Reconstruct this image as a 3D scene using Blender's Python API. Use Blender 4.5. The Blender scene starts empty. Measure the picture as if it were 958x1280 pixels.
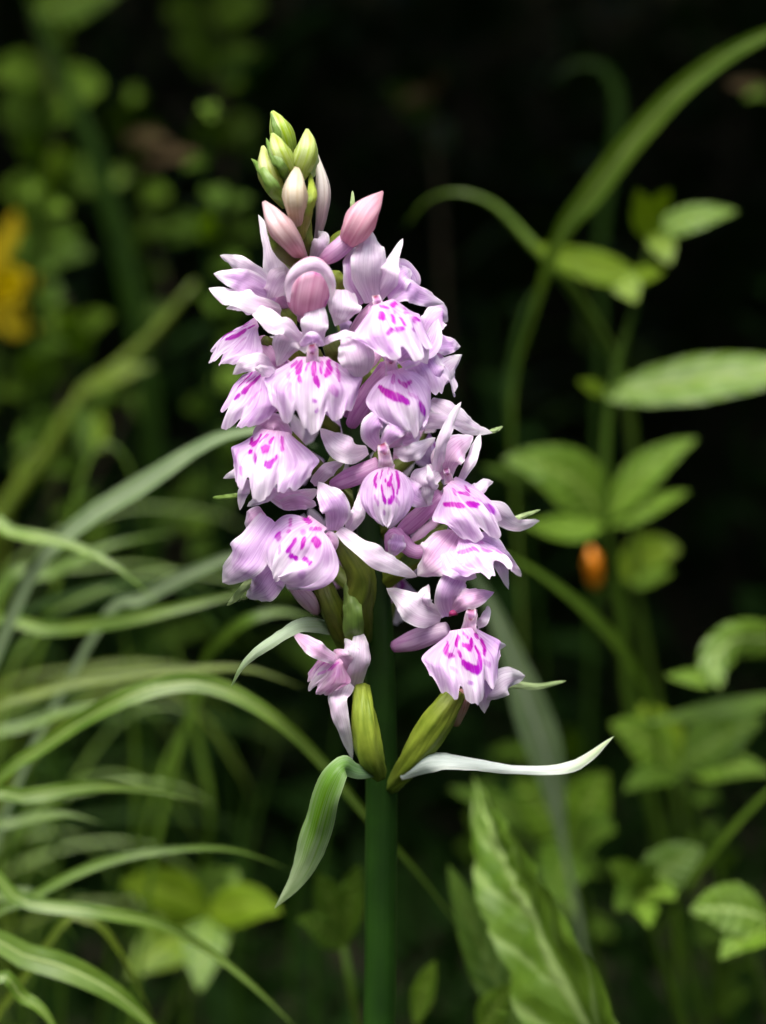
import bpy, math, random
import numpy as np
from mathutils import Vector, noise
R = math.radians
random.seed(7)
sc = bpy.context.scene
COL = sc.collection

# ------------------------------------------------------------------ camera
TH, D, PITCH, ZF = 0.24, 0.36, R(9), 0.235
cam_d = bpy.data.cameras.new('camera')
cam = bpy.data.objects.new('camera', cam_d)
COL.objects.link(cam)
sc.camera = cam
cam_d.sensor_fit = 'VERTICAL'
cam_d.sensor_height = 24
cam_d.lens = 50
cam_d.clip_start, cam_d.clip_end = 0.01, 500
CAM = Vector((0, -D*math.cos(PITCH), ZF + D*math.sin(PITCH)))
FWD = Vector((0, math.cos(PITCH), -math.sin(PITCH)))
UP = Vector((0, math.sin(PITCH), math.cos(PITCH)))
cam.location = CAM
cam.rotation_euler = (R(90) - PITCH, 0, 0)
cam_d.dof.use_dof = True
cam_d.dof.focus_distance = D - 0.013
cam_d.dof.aperture_fstop = 6.5

# ------------------------------------------------------------------ light
SUN_EL, SUN_AZ = R(64), R(200)       # azimuth clockwise from +Y: high overcast sun, a little behind the camera, from the left
w = bpy.data.worlds.new('World')
sc.world = w
w.use_nodes = True
nt = w.node_tree
bg = nt.nodes['Background']
sky = nt.nodes.new('ShaderNodeTexSky')
sky.sky_type = 'NISHITA'
sky.sun_disc = False
sky.sun_elevation, sky.sun_rotation = SUN_EL, SUN_AZ
sky.dust_density = 3.0
nt.links.new(sky.outputs[0], bg.inputs[0])
bg.inputs[1].default_value = 0.075
sun_d = bpy.data.lights.new('sun', 'SUN')
sun_d.energy, sun_d.angle, sun_d.color = 1.5, R(60), (1.0, 0.96, 0.88)
sun = bpy.data.objects.new('sun', sun_d)
COL.objects.link(sun)
sdir = Vector((math.sin(SUN_AZ)*math.cos(SUN_EL), math.cos(SUN_AZ)*math.cos(SUN_EL), math.sin(SUN_EL)))
sun.rotation_euler = sdir.to_track_quat('Z', 'Y').to_euler()
sun.location = sdir*3
vs = sc.view_settings
vs.view_transform, vs.look, vs.gamma, vs.exposure = 'Standard', 'None', 1.0, 2.35
vs.use_curve_mapping = False
sc.cycles.max_bounces = 5
sc.cycles.diffuse_bounces = 3
sc.cycles.glossy_bounces = 2
sc.cycles.transmission_bounces = 3

# ------------------------------------------------------------------ helpers
def at(px, py, d=0.0):
    """world point seen at photo pixel (958x1280) on the plane y = d metres"""
    dr = Vector(((px-479)/640*TH, 0, 0)) + UP*((640-py)/640*TH) + FWD
    return CAM + dr*((d - CAM.y)/dr.y)
def pxm(p):
    return (p-CAM).dot(FWD)*TH/640

def tag(o, label=None, cat=None, group=None, kind=None):
    for k, v in (('label', label), ('category', cat), ('group', group), ('kind', kind)):
        if v: o[k] = v
    return o
def thing(name, label, cat, loc, group=None):
    o = bpy.data.objects.new(name, None)
    COL.objects.link(o)
    o.location = loc
    o.empty_display_size = .01
    return tag(o, label, cat, group)

def mesh(name, V, F, mat, parent=None, uv=None, col=None):
    root = parent
    while root is not None and root.parent: root = root.parent
    L = Vector(root.location) if root else Vector()
    me = bpy.data.meshes.new(name)
    me.from_pydata([tuple(Vector(v)-L) for v in V], [], F)
    me.polygons.foreach_set('use_smooth', [True]*len(F))
    if uv:
        lay = me.uv_layers.new(name='UVMap')
        lay.data.foreach_set('uv', [c for l in me.loops for c in uv[l.vertex_index]])
    if col:
        a = me.color_attributes.new('Col', 'FLOAT_COLOR', 'POINT')
        a.data.foreach_set('color', [c for q in col for c in (*q, 1.0)])
    me.materials.append(mat)
    o = bpy.data.objects.new(name, me)
    COL.objects.link(o)
    if parent is not None: o.parent = parent
    return o

def spline(P, n):
    """Catmull-Rom through P (tuples of any length), n samples"""
    P = [tuple(p) for p in P]
    if len(P) == 2: P = [P[0], tuple((a+b)/2 for a, b in zip(*P)), P[1]]
    m = len(P)-1
    ext = [tuple(2*a-b for a, b in zip(P[0], P[1]))] + P + [tuple(2*a-b for a, b in zip(P[-1], P[-2]))]
    out = []
    for i in range(n):
        t = i/(n-1)*m
        k = min(int(t), m-1); t -= k
        a, b, c, d = ext[k:k+4]
        out.append(tuple(.5*(2*q + (r-p)*t + (2*p-5*q+4*r-s)*t*t + (3*q-p-3*r+s)*t**3) for p, q, r, s in zip(a, b, c, d)))
    return out

def grid_faces(n, m, closed=False):
    F = []
    for i in range(n-1):
        for j in range(m if closed else m-1):
            k = (j+1) % m
            F.append((i*m+j, i*m+k, (i+1)*m+k, (i+1)*m+j))
    return F

def ribbon(name, P, W, mat, parent, turn=0, cup=.25, n=16, m=7, colf=None, fold=0, serr=0, wav=.04, tip=True, face=None, twist=0, taper=0, frill=0):
    """leaf-like surface along 3D points P with full widths W (metres); cup > 0 bows the margins away from the viewer"""
    rnd = random.random()*50
    S = spline([(*p, wd) for p, wd in zip(P, W)], n)
    C = [Vector(s[:3]) for s in S]
    V, UVs, Cs = [], [], []
    ln = sum((C[i+1]-C[i]).length for i in range(n-1))
    for i, c in enumerate(C):
        v = i/(n-1)
        t = (C[min(i+1, n-1)] - C[max(i-1, 0)]).normalized()
        view = face if face is not None else (CAM-c).normalized()
        s = t.cross(view)
        if s.length < .15: s = t.cross(Vector((0, 0, 1)))
        s.normalize()
        nn = s.cross(t).normalized()
        a = R(turn + twist*v)
        s, nn = s*math.cos(a)+nn*math.sin(a), nn*math.cos(a)-s*math.sin(a)
        hw = max(S[i][3], 0)/2
        if tip: hw *= min(1, math.sqrt(max(0, 1-((v-.9)/.1)**2)) if v > .9 else 1)
        if frill: hw *= 1 + .10*noise.noise(Vector((v*4.5, rnd, 1)))
        if taper: hw *= min(1, (1-v)/taper)**.7
        if serr: hw *= 1 + serr*((v*serr*90) % 1 - .5)
        for j in range(m):
            u = j/(m-1)*2-1
            q = c + s*(hw*u) - nn*(cup*hw*u*u) + nn*(fold*hw*abs(u))
            q += nn*(wav*hw*2*noise.noise(Vector((u*1.4+rnd, v*ln/max(hw*2, 1e-4)*1.1, rnd))))
            if frill: q += nn*(frill*hw*abs(u)**2.5*math.sin(v*15 + rnd + (2.1 if u > 0 else 0)))
            V.append(q); UVs.append(((u+1)/2, v))
            if colf: Cs.append(colf(u, v))
    return mesh(name, V, grid_faces(n, m), mat, parent, UVs, Cs or None)

def tube(name, P, Rad, mat, parent, n=14, m=10, ribs=0, ribd=.12, twist=0, colf=None, squash=1.0):
    S = spline([(*p, r) for p, r in zip(P, Rad)], n)
    C = [Vector(s[:3]) for s in S]
    V, UVs, Cs = [], [], []
    for i, c in enumerate(C):
        v = i/(n-1)
        t = (C[min(i+1, n-1)] - C[max(i-1, 0)]).normalized()
        view = (CAM-c).normalized()
        s = t.cross(view).normalized(); nn = s.cross(t)
        r = max(S[i][3], 1e-5)
        for j in range(m):
            a = 2*math.pi*j/m
            rr = r*(1 + (ribd*math.cos(ribs*(a + twist*v)) if ribs else 0))
            V.append(c + s*(rr*math.cos(a)) + nn*(rr*math.sin(a)*squash)); UVs.append((j/m, v))
            if colf: Cs.append(colf(math.cos(a-1.57), v))
    F = grid_faces(n, m, True) + [tuple(range(m))[::-1], tuple(range((n-1)*m, n*m))]
    return mesh(name, V, F, mat, parent, UVs, Cs or None)

def mix(a, b, t):
    t = max(0, min(1, t))
    return tuple(x+(y-x)*t for x, y in zip(a, b))
def sstep(a, b, x):
    t = max(0, min(1, (x-a)/(b-a)))
    return t*t*(3-2*t)

# ------------------------------------------------------------------ materials
def new_mat(name):
    m = bpy.data.materials.new(name)
    m.use_nodes = True
    n = m.node_tree.nodes
    return m, n, m.node_tree.links, n['Principled BSDF'], n['Material Output']

def petal_mat():
    m, n, l, b, out = new_mat('petal_tissue')
    at_ = n.new('ShaderNodeAttribute'); at_.attribute_name = 'Col'
    uv = n.new('ShaderNodeUVMap')
    mp = n.new('ShaderNodeMapping'); mp.inputs['Scale'].default_value = (34, 2.2, 1)
    l.new(uv.outputs[0], mp.inputs[0])
    nz = n.new('ShaderNodeTexNoise'); nz.inputs['Scale'].default_value = 1; nz.inputs['Detail'].default_value = 3
    l.new(mp.outputs[0], nz.inputs['Vector'])
    hs = n.new('ShaderNodeHueSaturation')
    mr = n.new('ShaderNodeMapRange'); mr.inputs[1].default_value = .3; mr.inputs[2].default_value = .7; mr.inputs[3].default_value = .80; mr.inputs[4].default_value = 1.10
    l.new(nz.outputs[0], mr.inputs[0]); l.new(mr.outputs[0], hs.inputs['Value'])
    mr2 = n.new('ShaderNodeMapRange'); mr2.inputs[1].default_value = .3; mr2.inputs[2].default_value = .7; mr2.inputs[3].default_value = 1.45; mr2.inputs[4].default_value = .75
    l.new(nz.outputs[0], mr2.inputs[0]); l.new(mr2.outputs[0], hs.inputs['Saturation'])
    l.new(at_.outputs['Color'], hs.inputs['Color'])
    co = n.new('ShaderNodeTexCoord')
    nb = n.new('ShaderNodeTexNoise'); nb.inputs['Scale'].default_value = 2600; nb.inputs['Detail'].default_value = 2
    l.new(co.outputs['Object'], nb.inputs['Vector'])
    ad = n.new('ShaderNodeMath'); ad.operation = 'MULTIPLY_ADD'; ad.inputs[1].default_value = .22
    l.new(nb.outputs[0], ad.inputs[0]); l.new(nz.outputs[0], ad.inputs[2])
    bp = n.new('ShaderNodeBump'); bp.inputs['Strength'].default_value = .30; bp.inputs['Distance'].default_value = .0003
    l.new(ad.outputs[0], bp.inputs['Height'])
    l.new(bp.outputs[0], b.inputs['Normal'])
    l.new(hs.outputs[0], b.inputs['Base Color'])
    b.inputs['Roughness'].default_value = .42
    b.inputs['Specular IOR Level'].default_value = .4
    tr = n.new('ShaderNodeBsdfTranslucent'); l.new(hs.outputs[0], tr.inputs[0])
    mx = n.new('ShaderNodeMixShader'); mx.inputs[0].default_value = .40
    l.new(b.outputs[0], mx.inputs[1]); l.new(tr.outputs[0], mx.inputs[2]); l.new(mx.outputs[0], out.inputs[0])
    return m

def leaf_mat(name, c1, c2, rib=None, veins=0, rough=.42, spec=.5, trans=.22, stripes=40, bump=.3, blot=3.0):
    """c1/c2 mottled along the blade; rib = lighter midrib colour; veins = side veins per leaf"""
    m, n, l, b, out = new_mat(name)
    uv = n.new('ShaderNodeUVMap')
    sp = n.new('ShaderNodeSeparateXYZ'); l.new(uv.outputs[0], sp.inputs[0])
    def mth(op, a, bb=None):
        q = n.new('ShaderNodeMath'); q.operation = op
        for i, v in enumerate((a, bb)):
            if v is None: continue
            if isinstance(v, (int, float)): q.inputs[i].default_value = v
            else: l.new(v, q.inputs[i])
        return q.outputs[0]
    mp = n.new('ShaderNodeMapping'); mp.inputs['Scale'].default_value = (stripes, 2.2, 1)
    l.new(uv.outputs[0], mp.inputs[0])
    nz = n.new('ShaderNodeTexNoise'); nz.inputs['Scale'].default_value = 1; nz.inputs['Detail'].default_value = 3
    l.new(mp.outputs[0], nz.inputs['Vector'])
    co = n.new('ShaderNodeTexCoord')
    oi = n.new('ShaderNodeObjectInfo')
    va = n.new('ShaderNodeVectorMath'); va.operation = 'ADD'
    l.new(co.outputs['Object'], va.inputs[0]); l.new(oi.outputs['Random'], va.inputs[1])
    n2 = n.new('ShaderNodeTexNoise'); n2.inputs['Scale'].default_value = blot*40; n2.inputs['Detail'].default_value = 4
    l.new(va.outputs[0], n2.inputs['Vector'])
    f = mth('ADD', mth('MULTIPLY', nz.outputs[0], .45), mth('MULTIPLY', n2.outputs[0], .55))
    mr = n.new('ShaderNodeMapRange'); mr.inputs[1].default_value = .32; mr.inputs[2].default_value = .68
    l.new(f, mr.inputs[0])
    mc = n.new('ShaderNodeMix'); mc.data_type = 'RGBA'
    l.new(mr.outputs[0], mc.inputs[0])
    mc.inputs[6].default_value = (*c1, 1); mc.inputs[7].default_value = (*c2, 1)
    colr = mc.outputs[2]
    au = mth('ABSOLUTE', mth('SUBTRACT', sp.outputs[0], .5))
    height = mth('MULTIPLY', nz.outputs[0], .35)
    if rib:
        if veins:
            ph = mth('SUBTRACT', mth('MULTIPLY', sp.outputs[1], veins), mth('MULTIPLY', au, veins*.35))
            vn = mth('ABSOLUTE', mth('SUBTRACT', mth('FRACT', ph), .5))          # 0 on the vein
            vn = mth('ADD', vn, mth('MULTIPLY', mth('SUBTRACT', n2.outputs[0], .5), .8))
            height = mth('ADD', height, mth('MULTIPLY', vn, 2.2))
            vm = n.new('ShaderNodeMapRange'); vm.inputs[1].default_value = .16; vm.inputs[2].default_value = .03; vm.inputs[4].default_value = .55
            l.new(vn, vm.inputs[0])
            m3 = n.new('ShaderNodeMix'); m3.data_type = 'RGBA'
            l.new(vm.outputs[0], m3.inputs[0]); l.new(colr, m3.inputs[6]); m3.inputs[7].default_value = (*rib, 1)
            colr = m3.outputs[2]
        rm = n.new('ShaderNodeMapRange'); rm.inputs[1].default_value = .075; rm.inputs[2].default_value = .025
        l.new(au, rm.inputs[0])
        m2 = n.new('ShaderNodeMix'); m2.data_type = 'RGBA'
        l.new(rm.outputs[0], m2.inputs[0]); l.new(colr, m2.inputs[6]); m2.inputs[7].default_value = (*rib, 1)
        colr = m2.outputs[2]
        height = mth('ADD', height, mth('MULTIPLY', rm.outputs[0], .6))
    bp = n.new('ShaderNodeBump'); bp.inputs['Strength'].default_value = bump; bp.inputs['Distance'].default_value = .001
    l.new(height, bp.inputs['Height']); l.new(bp.outputs[0], b.inputs['Normal'])
    l.new(colr, b.inputs['Base Color'])
    b.inputs['Roughness'].default_value = rough
    b.inputs['Specular IOR Level'].default_value = spec
    if trans:
        hs = n.new('ShaderNodeHueSaturation'); hs.inputs['Saturation'].default_value = 1.15; hs.inputs['Value'].default_value = 1.3
        l.new(colr, hs.inputs['Color'])
        tr = n.new('ShaderNodeBsdfTranslucent'); l.new(hs.outputs[0], tr.inputs[0])
        mx = n.new('ShaderNodeMixShader'); mx.inputs[0].default_value = trans
        l.new(b.outputs[0], mx.inputs[1]); l.new(tr.outputs[0], mx.inputs[2]); l.new(mx.outputs[0], out.inputs[0])
    return m

def soil_mat():
    m, n, l, b, out = new_mat('dark_humus')
    co = n.new('ShaderNodeTexCoord')
    nz = n.new('ShaderNodeTexNoise'); nz.inputs['Scale'].default_value = 60; nz.inputs['Detail'].default_value = 8
    l.new(co.outputs['Object'], nz.inputs['Vector'])
    r = n.new('ShaderNodeValToRGB')
    r.color_ramp.elements[0].color = (.003, .003, .0015, 1); r.color_ramp.elements[1].color = (.014, .014, .006, 1)
    r.color_ramp.elements[0].position = .35; r.color_ramp.elements[1].position = .7
    l.new(nz.outputs[0], r.inputs[0]); l.new(r.outputs[0], b.inputs['Base Color'])
    bp = n.new('ShaderNodeBump'); bp.inputs['Strength'].default_value = 1; bp.inputs['Distance'].default_value = .01
    l.new(nz.outputs[0], bp.inputs['Height']); l.new(bp.outputs[0], b.inputs['Normal'])
    b.inputs['Roughness'].default_value = .95; b.inputs['Specular IOR Level'].default_value = .1
    return m

M = {
 'petal': petal_mat(),
 'orchid_stem': leaf_mat('orchid_stem_skin', (.005, .022, .0015), (.017, .058, .004), trans=0, rough=.5, spec=.25, stripes=9, blot=2.5, bump=.6),
 'bract': leaf_mat('bract_skin', (.22, .33, .11), (.40, .50, .24), trans=.25, rough=.5, stripes=10, blot=6),
 'bract_green': leaf_mat('bract_green_skin', (.10, .19, .03), (.20, .31, .06), trans=.25, rough=.45, stripes=10, blot=6),
 'ovary': leaf_mat('ovary_skin', (.050, .080, .006), (.15, .19, .02), trans=0, rough=.5, spec=.35, stripes=18, blot=7, bump=.6),
 'ovary_lime': leaf_mat('ovary_lime_skin', (.11, .17, .010), (.29, .36, .04), trans=0, rough=.5, spec=.35, stripes=18, blot=7, bump=.6),
 'grass': leaf_mat('meadow_grass', (.026, .062, .003), (.070, .130, .008), rib=(.12, .19, .03), rough=.42, spec=.35, stripes=14),
 'grass_pale': leaf_mat('pale_grass', (.048, .105, .006), (.115, .190, .022), rib=(.24, .32, .10), rough=.38, spec=.45, stripes=14),
 'grass_grey': leaf_mat('glaucous_grass', (.10, .16, .065), (.18, .245, .12), rib=(.30, .36, .24), rough=.40, spec=.45, stripes=14),
 'grass_yellow': leaf_mat('yellow_grass', (.050, .085, .003), (.10, .145, .008), rough=.45, spec=.35, stripes=14),
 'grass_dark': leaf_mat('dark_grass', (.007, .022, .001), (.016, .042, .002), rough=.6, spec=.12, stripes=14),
 'leaf': leaf_mat('leaf_green', (.045, .100, .004), (.100, .180, .012), rib=(.15, .23, .035), veins=7, rough=.45, spec=.35, stripes=5),
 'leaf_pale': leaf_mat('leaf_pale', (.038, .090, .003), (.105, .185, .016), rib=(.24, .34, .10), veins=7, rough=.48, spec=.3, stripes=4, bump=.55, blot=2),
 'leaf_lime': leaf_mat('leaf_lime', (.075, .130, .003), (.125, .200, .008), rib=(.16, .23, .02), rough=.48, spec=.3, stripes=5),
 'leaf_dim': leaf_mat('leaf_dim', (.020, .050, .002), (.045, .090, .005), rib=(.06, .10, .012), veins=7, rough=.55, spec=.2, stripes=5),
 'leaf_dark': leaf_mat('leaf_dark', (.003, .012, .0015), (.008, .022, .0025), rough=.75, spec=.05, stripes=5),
 'leaf_brown': leaf_mat('leaf_withered', (.06, .045, .015), (.13, .085, .045), rough=.7, spec=.2, stripes=5),
 'twig': leaf_mat('twig_bark', (.018, .014, .008), (.035, .026, .014), trans=0, rough=.8, spec=.2, stripes=6),
 'yellow': leaf_mat('yellow_petal', (.28, .24, .006), (.46, .33, .012), trans=.25, rough=.5, spec=.2, stripes=8),
 'orange': leaf_mat('orange_fruit', (.62, .18, .006), (.75, .28, .01), trans=0, rough=.35, stripes=4),
 'soil': soil_mat(),
}

# ------------------------------------------------------------------ ground and hedge bank
def gz(x, y):
    h = .95*sstep(.75, 2.1, y) + .25*sstep(2, 12, y)
    far = min(1, (abs(x)+abs(y))*.6)
    h += .05*noise.noise(Vector((x*1.7, y*1.7, 3.1)))*far + .012*noise.noise(Vector((x*9, y*9, 1.2)))*min(1, math.hypot(x, y)*8)
    return h
def axis_coords(n, c, k):
    return [c + 60*math.sinh(k*(i/n*2-1))/math.sinh(k) for i in range(n+1)]
xs, ys = axis_coords(110, 0, 6.2), axis_coords(120, .8, 6.2)
Vg = [(x, y, gz(x, y)) for y in ys for x in xs]
tag(mesh('ground', Vg, grid_faces(len(ys), len(xs)), M['soil']), kind='structure')

def leaf_quads(V, F, UVs, p, dirn, up, ln, wd):
    s = dirn.cross(up).normalized()
    k = len(V)
    V += [p, p+dirn*ln*.4+s*wd*.5+up*ln*.05, p+dirn*ln, p+dirn*ln*.4-s*wd*.5+up*ln*.05]
    UVs += [(.5, 0), (1, .4), (.5, 1), (0, .4)]
    F += [(k, k+1, k+2), (k, k+2, k+3)]
def rdir():
    while True:
        v = Vector((random.uniform(-1, 1), random.uniform(-1, 1), random.uniform(-1, 1)))
        if .1 < v.length < 1: return v.normalized()

# far hedge mass on the bank; its unseen overhang is added to shade the undergrowth
V, F, U = [], [], []
for i in range(16000):                      # unseen boughs, added above the view to keep light off the undergrowth
    x = random.uniform(-1.3, 1.3)
    edge = .24 + .10*noise.noise(Vector((x*4, 0, 9))) + .18*(1-sstep(-.22, -.02, x))
    y = random.uniform(edge, 1.15); z = .52 + .10*noise.noise(Vector((x*3, y*3, 4))) + abs(random.gauss(0, .14)) + .1*max(0, y-.5)
    d = rdir(); d.z = d.z*.4-.15; d.normalize()
    leaf_quads(V, F, U, Vector((x, y, z)), d, rdir(), random.uniform(.035, .065), random.uniform(.018, .032))
for i in range(34000):
    x = random.uniform(-2.6, 2.6)
    z0 = random.random()
    z = .15 + 2.3*z0
    front = 1.05 - .92*sstep(.28, .62, z0)*(.7+.5*noise.noise(Vector((x*1.5, z*1.5, 0)))) + .22*noise.noise(Vector((x*3, z*3, 5)))
    y = front + abs(random.gauss(0, .28))
    z = max(z, gz(x, y)+.02)
    d = rdir(); d.z -= .3; d.y -= .25; d.normalize()
    leaf_quads(V, F, U, Vector((x, y, z)), d, rdir(), random.uniform(.03, .06), random.uniform(.014, .028))
tag(mesh('hedge_shade_foliage', V, F, M['leaf_dark'], None, U), 'dense dark mass of hedge leaves behind the orchid, with unseen boughs added for shade', 'hedge', kind='stuff')
V, F, U = [], [], []
for i in range(16000):                      # unseen leaf ring, added round the scene to block low sky light
    a = random.uniform(R(-235), R(55)); r = 2.9 + abs(random.gauss(0, .5))
    x, y = r*math.cos(a), .3 + r*math.sin(a)
    z = gz(x, y) + 2.6*random.random()
    leaf_quads(V, F, U, Vector((x, y, z)), rdir(), rdir(), random.uniform(.12, .22), random.uniform(.07, .12))
tag(mesh('hedge_shade_foliage', V, F, M['leaf_dark'], None, U), 'unseen ring of dark leaves added round the orchid to block low light', 'hedge', kind='stuff')
# low moss and leaf litter
V, F, U = [], [], []
for i in range(22000):
    y = random.uniform(-.15, 1.5); x = random.gauss(0, .5)*(.6+.6*max(y, 0))
    d = rdir(); d.z = abs(d.z)*.9; d.normalize()
    leaf_quads(V, F, U, Vector((x, y, gz(x, y)-.003)), d, rdir(), random.uniform(.012, .04), random.uniform(.005, .014))
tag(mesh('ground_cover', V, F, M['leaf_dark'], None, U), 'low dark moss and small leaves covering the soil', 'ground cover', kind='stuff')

# ------------------------------------------------------------------ the orchid
AX = [(474, 1290), (476, 1120), (477, 960), (474, 800), (466, 700), (452, 590), (428, 480), (402, 380), (378, 290), (362, 220), (354, 165)]
def axis_px(py):
    for (xa, ya), (xb, yb) in zip(AX, AX[1:]):
        if yb <= py <= ya: return xa + (xb-xa)*(ya-py)/(ya-yb)
    return AX[-1][0] if py < AX[-1][1] else AX[0][0]
orchid = thing('orchid', 'spotted orchid with a dense spike of pale pink and lilac flowers', 'orchid', (0, 0, 0))
base = [(0.002, .004, -.01), (0.0, .002, .05), (-.002, 0, .10)]
sp_pts = base + [tuple(at(x, y, 0)) for x, y in AX]
sp_r = [.0034, .0032, .0031] + [px*.47*.135e-3 for px in (45, 44, 43, 40, 36, 30, 27, 24, 20, 14, 6)]
tube('stem', sp_pts, sp_r, M['orchid_stem'], orchid, n=70, m=54, ribs=5, ribd=.022, twist=.6)

Wt, Li, Pi, Ma, Sa = (.90, .77, .92), (.80, .53, .89), (.86, .55, .80), (.71, .38, .70), (.70, .40, .36)
Gw, Go, Gl = (.62, .70, .50), (.16, .20, .04), (.42, .55, .16)
def pcol(c, tipc=(.88, .86, .86), basec=None, tipstart=.6):
    bc = basec or mix(c, (.80, .66, .78), .3)
    ph = random.random()*20
    def f(u, v):
        q = mix(bc, c, v*1.6)
        q = mix(q, tipc, sstep(tipstart, 1.0, v)*.8)
        q = mix(q, (.93, .90, .93), .75*abs(u)**4)
        k = noise.noise(Vector((u*1.5+ph, v*3, ph)))
        return mix(q, Ma, max(0, k)*.5)
    return f
PC = {'W': Wt, 'L': Li, 'P': Pi, 'M': Ma}

def pr(parent, pts, wid, c='W', turn=0, cup=.3, name='sepal', n=22, m=9, mat=None, tipc=None, wav=.16, twist=0, basec=None, tones=None):
    """petal ribbon from photo pixels; pts (px, py, depth mm), wid px"""
    P = [at(x, y, d/1000) for x, y, d in pts]
    Wd = [q*pxm(p)*(.55 if i_ == len(P)-1 and name in ('sepal', 'petal') else 1) for i_, (q, p) in enumerate(zip(wid, P))]
    cf = None if mat else pcol(PC[c], tipc or (.88, .86, .86), basec)
    if tones:                                    # base, middle, tip, margin
        mat, ph = None, random.random()*9
        def cf(u, v):
            q = mix(tones[0], tones[1], sstep(.1, .45, v)); q = mix(q, tones[2], sstep(.6, .95, v))
            q = mix(q, tones[3], .75*abs(u)**3)
            return mix(q, tones[1], .5*max(0, noise.noise(Vector((u*1.2, v*7, ph)))))
    return ribbon(name, P, Wd, M[mat or 'petal'], parent, turn, cup, n, m, cf, wav=wav, twist=twist, frill=.20)
def pt(parent, pts, rad, name, mat='petal', c=Ma, c2=None, ribs=0, ribd=.12, twist=0, n=14, m=10, spots=0):
    P = [at(x, y, d/1000) for x, y, d in pts]
    Rd = [q*pxm(p) for q, p in zip(rad, P)]
    sp = [(random.uniform(-1, 1), random.random()) for _ in range(spots)]
    def cf(u, v):
        q = mix(c, c2 or c, v)
        for a, b_ in sp:
            if abs(u-a) < .16 and abs(v-b_) < .06: q = mix(q, (.45, .05, .38), .8)
        return q
    return tube(name, P, Rd, M[mat], parent, n, m, ribs, ribd, twist, cf if mat == 'petal' else None)

MAG = (.50, .010, .44)
def seg_dist(p, a, b):
    ax, ay = a; bx, by = b; px_, py_ = p
    dx, dy = bx-ax, by-ay
    t = max(0, min(1, ((px_-ax)*dx + (py_-ay)*dy)/(dx*dx+dy*dy+1e-9)))
    return math.hypot(px_-ax-t*dx, py_-ay-t*dy), t
# lip markings: polylines in (x, v), x in half lip widths, v down the lip; then stroke width and strength
STROKES = {
 'dash': [([(-.30, .07), (-.40, .17)], .03, .7), ([(-.24, .10), (-.27, .22), (-.21, .33)], .045, 1), ([(-.10, .09), (-.10, .18)], .025, .6), ([(.03, .12), (.05, .24), (.15, .40)], .045, 1), ([(.16, .10), (.19, .22)], .03, .7),
          ([(.33, .08), (.35, .22), (.26, .31)], .05, 1), ([(.47, .12), (.54, .34)], .028, .55), ([(-.47, .28), (-.46, .46), (-.36, .60)], .04, .4), ([(.40, .48), (.46, .52)], .06, .45), ([(.05, .60), (.07, .64)], .03, .6), ([(.10, .76), (.12, .78)], .028, .5)],
 'hook': [([(-.52, .16), (-.50, .26), (-.38, .24), (-.32, .12)], .04, 1), ([(-.42, .36), (-.38, .38)], .035, .9), ([(-.15, .08), (-.20, .20)], .03, .7), ([(-.14, .32), (-.02, .30), (.05, .14)], .045, 1), ([(.20, .12), (.28, .28)], .035, .8),
          ([(-.24, .46), (-.20, .49)], .04, .8), ([(.0, .53), (.12, .52), (.22, .42)], .045, 1), ([(-.50, .64), (-.47, .66)], .035, .6), ([(-.8, .36), (-.78, .5)], .04, .4)],
 'loop': [([(-.40, .16), (-.46, .30), (-.30, .36)], .035, .8), ([(-.20, .34), (-.12, .50), (.10, .56), (.22, .44), (.20, .30)], .042, .95), ([(-.18, .10), (-.22, .22)], .03, .8), ([(-.06, .22), (.06, .30), (.14, .18)], .04, .95), ([(.30, .12), (.42, .26), (.40, .40)], .045, .9), ([(.34, .50), (.46, .54)], .035, .5), ([(-.42, .50), (-.34, .56)], .03, .5), ([(-.1, .70), (-.07, .72)], .03, .5), ([(.02, .08), (.04, .15)], .025, .6)],
 'two': [([(-.22, .14), (-.34, .40), (-.30, .62)], .05, .95), ([(.16, .10), (.12, .32), (-.02, .52)], .05, 1), ([(-.02, .16), (-.06, .26)], .03, .7), ([(-.24, .70), (-.10, .74)], .03, .35), ([(.4, .3), (.42, .5)], .03, .4)],
 'arc': [([(-.55, .20), (-.36, .34), (-.10, .46), (.08, .52)], .05, 1), ([(-.06, .20), (.10, .28), (.30, .22)], .035, .75), ([(.34, .62), (.42, .66)], .08, .9), ([(.15, .42), (.3, .5)], .03, .4), ([(-.1, .1), (-.2, .16)], .03, .6)],
 'scatter': [([(-.30, .08), (-.16, .10)], .035, .8), ([(.02, .14), (.14, .09)], .035, .8), ([(.26, .2), (.34, .27)], .05, 1), ([(-.55, .22), (-.44, .24)], .03, .6), ([(-.36, .32), (-.30, .33)], .035, .6), ([(-.10, .38), (-.04, .52)], .036, .9), ([(.06, .56), (.22, .54)], .03, .85), ([(.30, .48), (.46, .52)], .03, .9), ([(.10, .30), (.16, .40)], .035, .9), ([(-.24, .58), (-.2, .62)], .03, .6), ([(-.58, .46), (-.38, .48)], .05, .8), ([(.46, .66), (.50, .70)], .05, .3), ([(-.1, .24), (-.02, .27)], .03, .5)],
}
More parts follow.
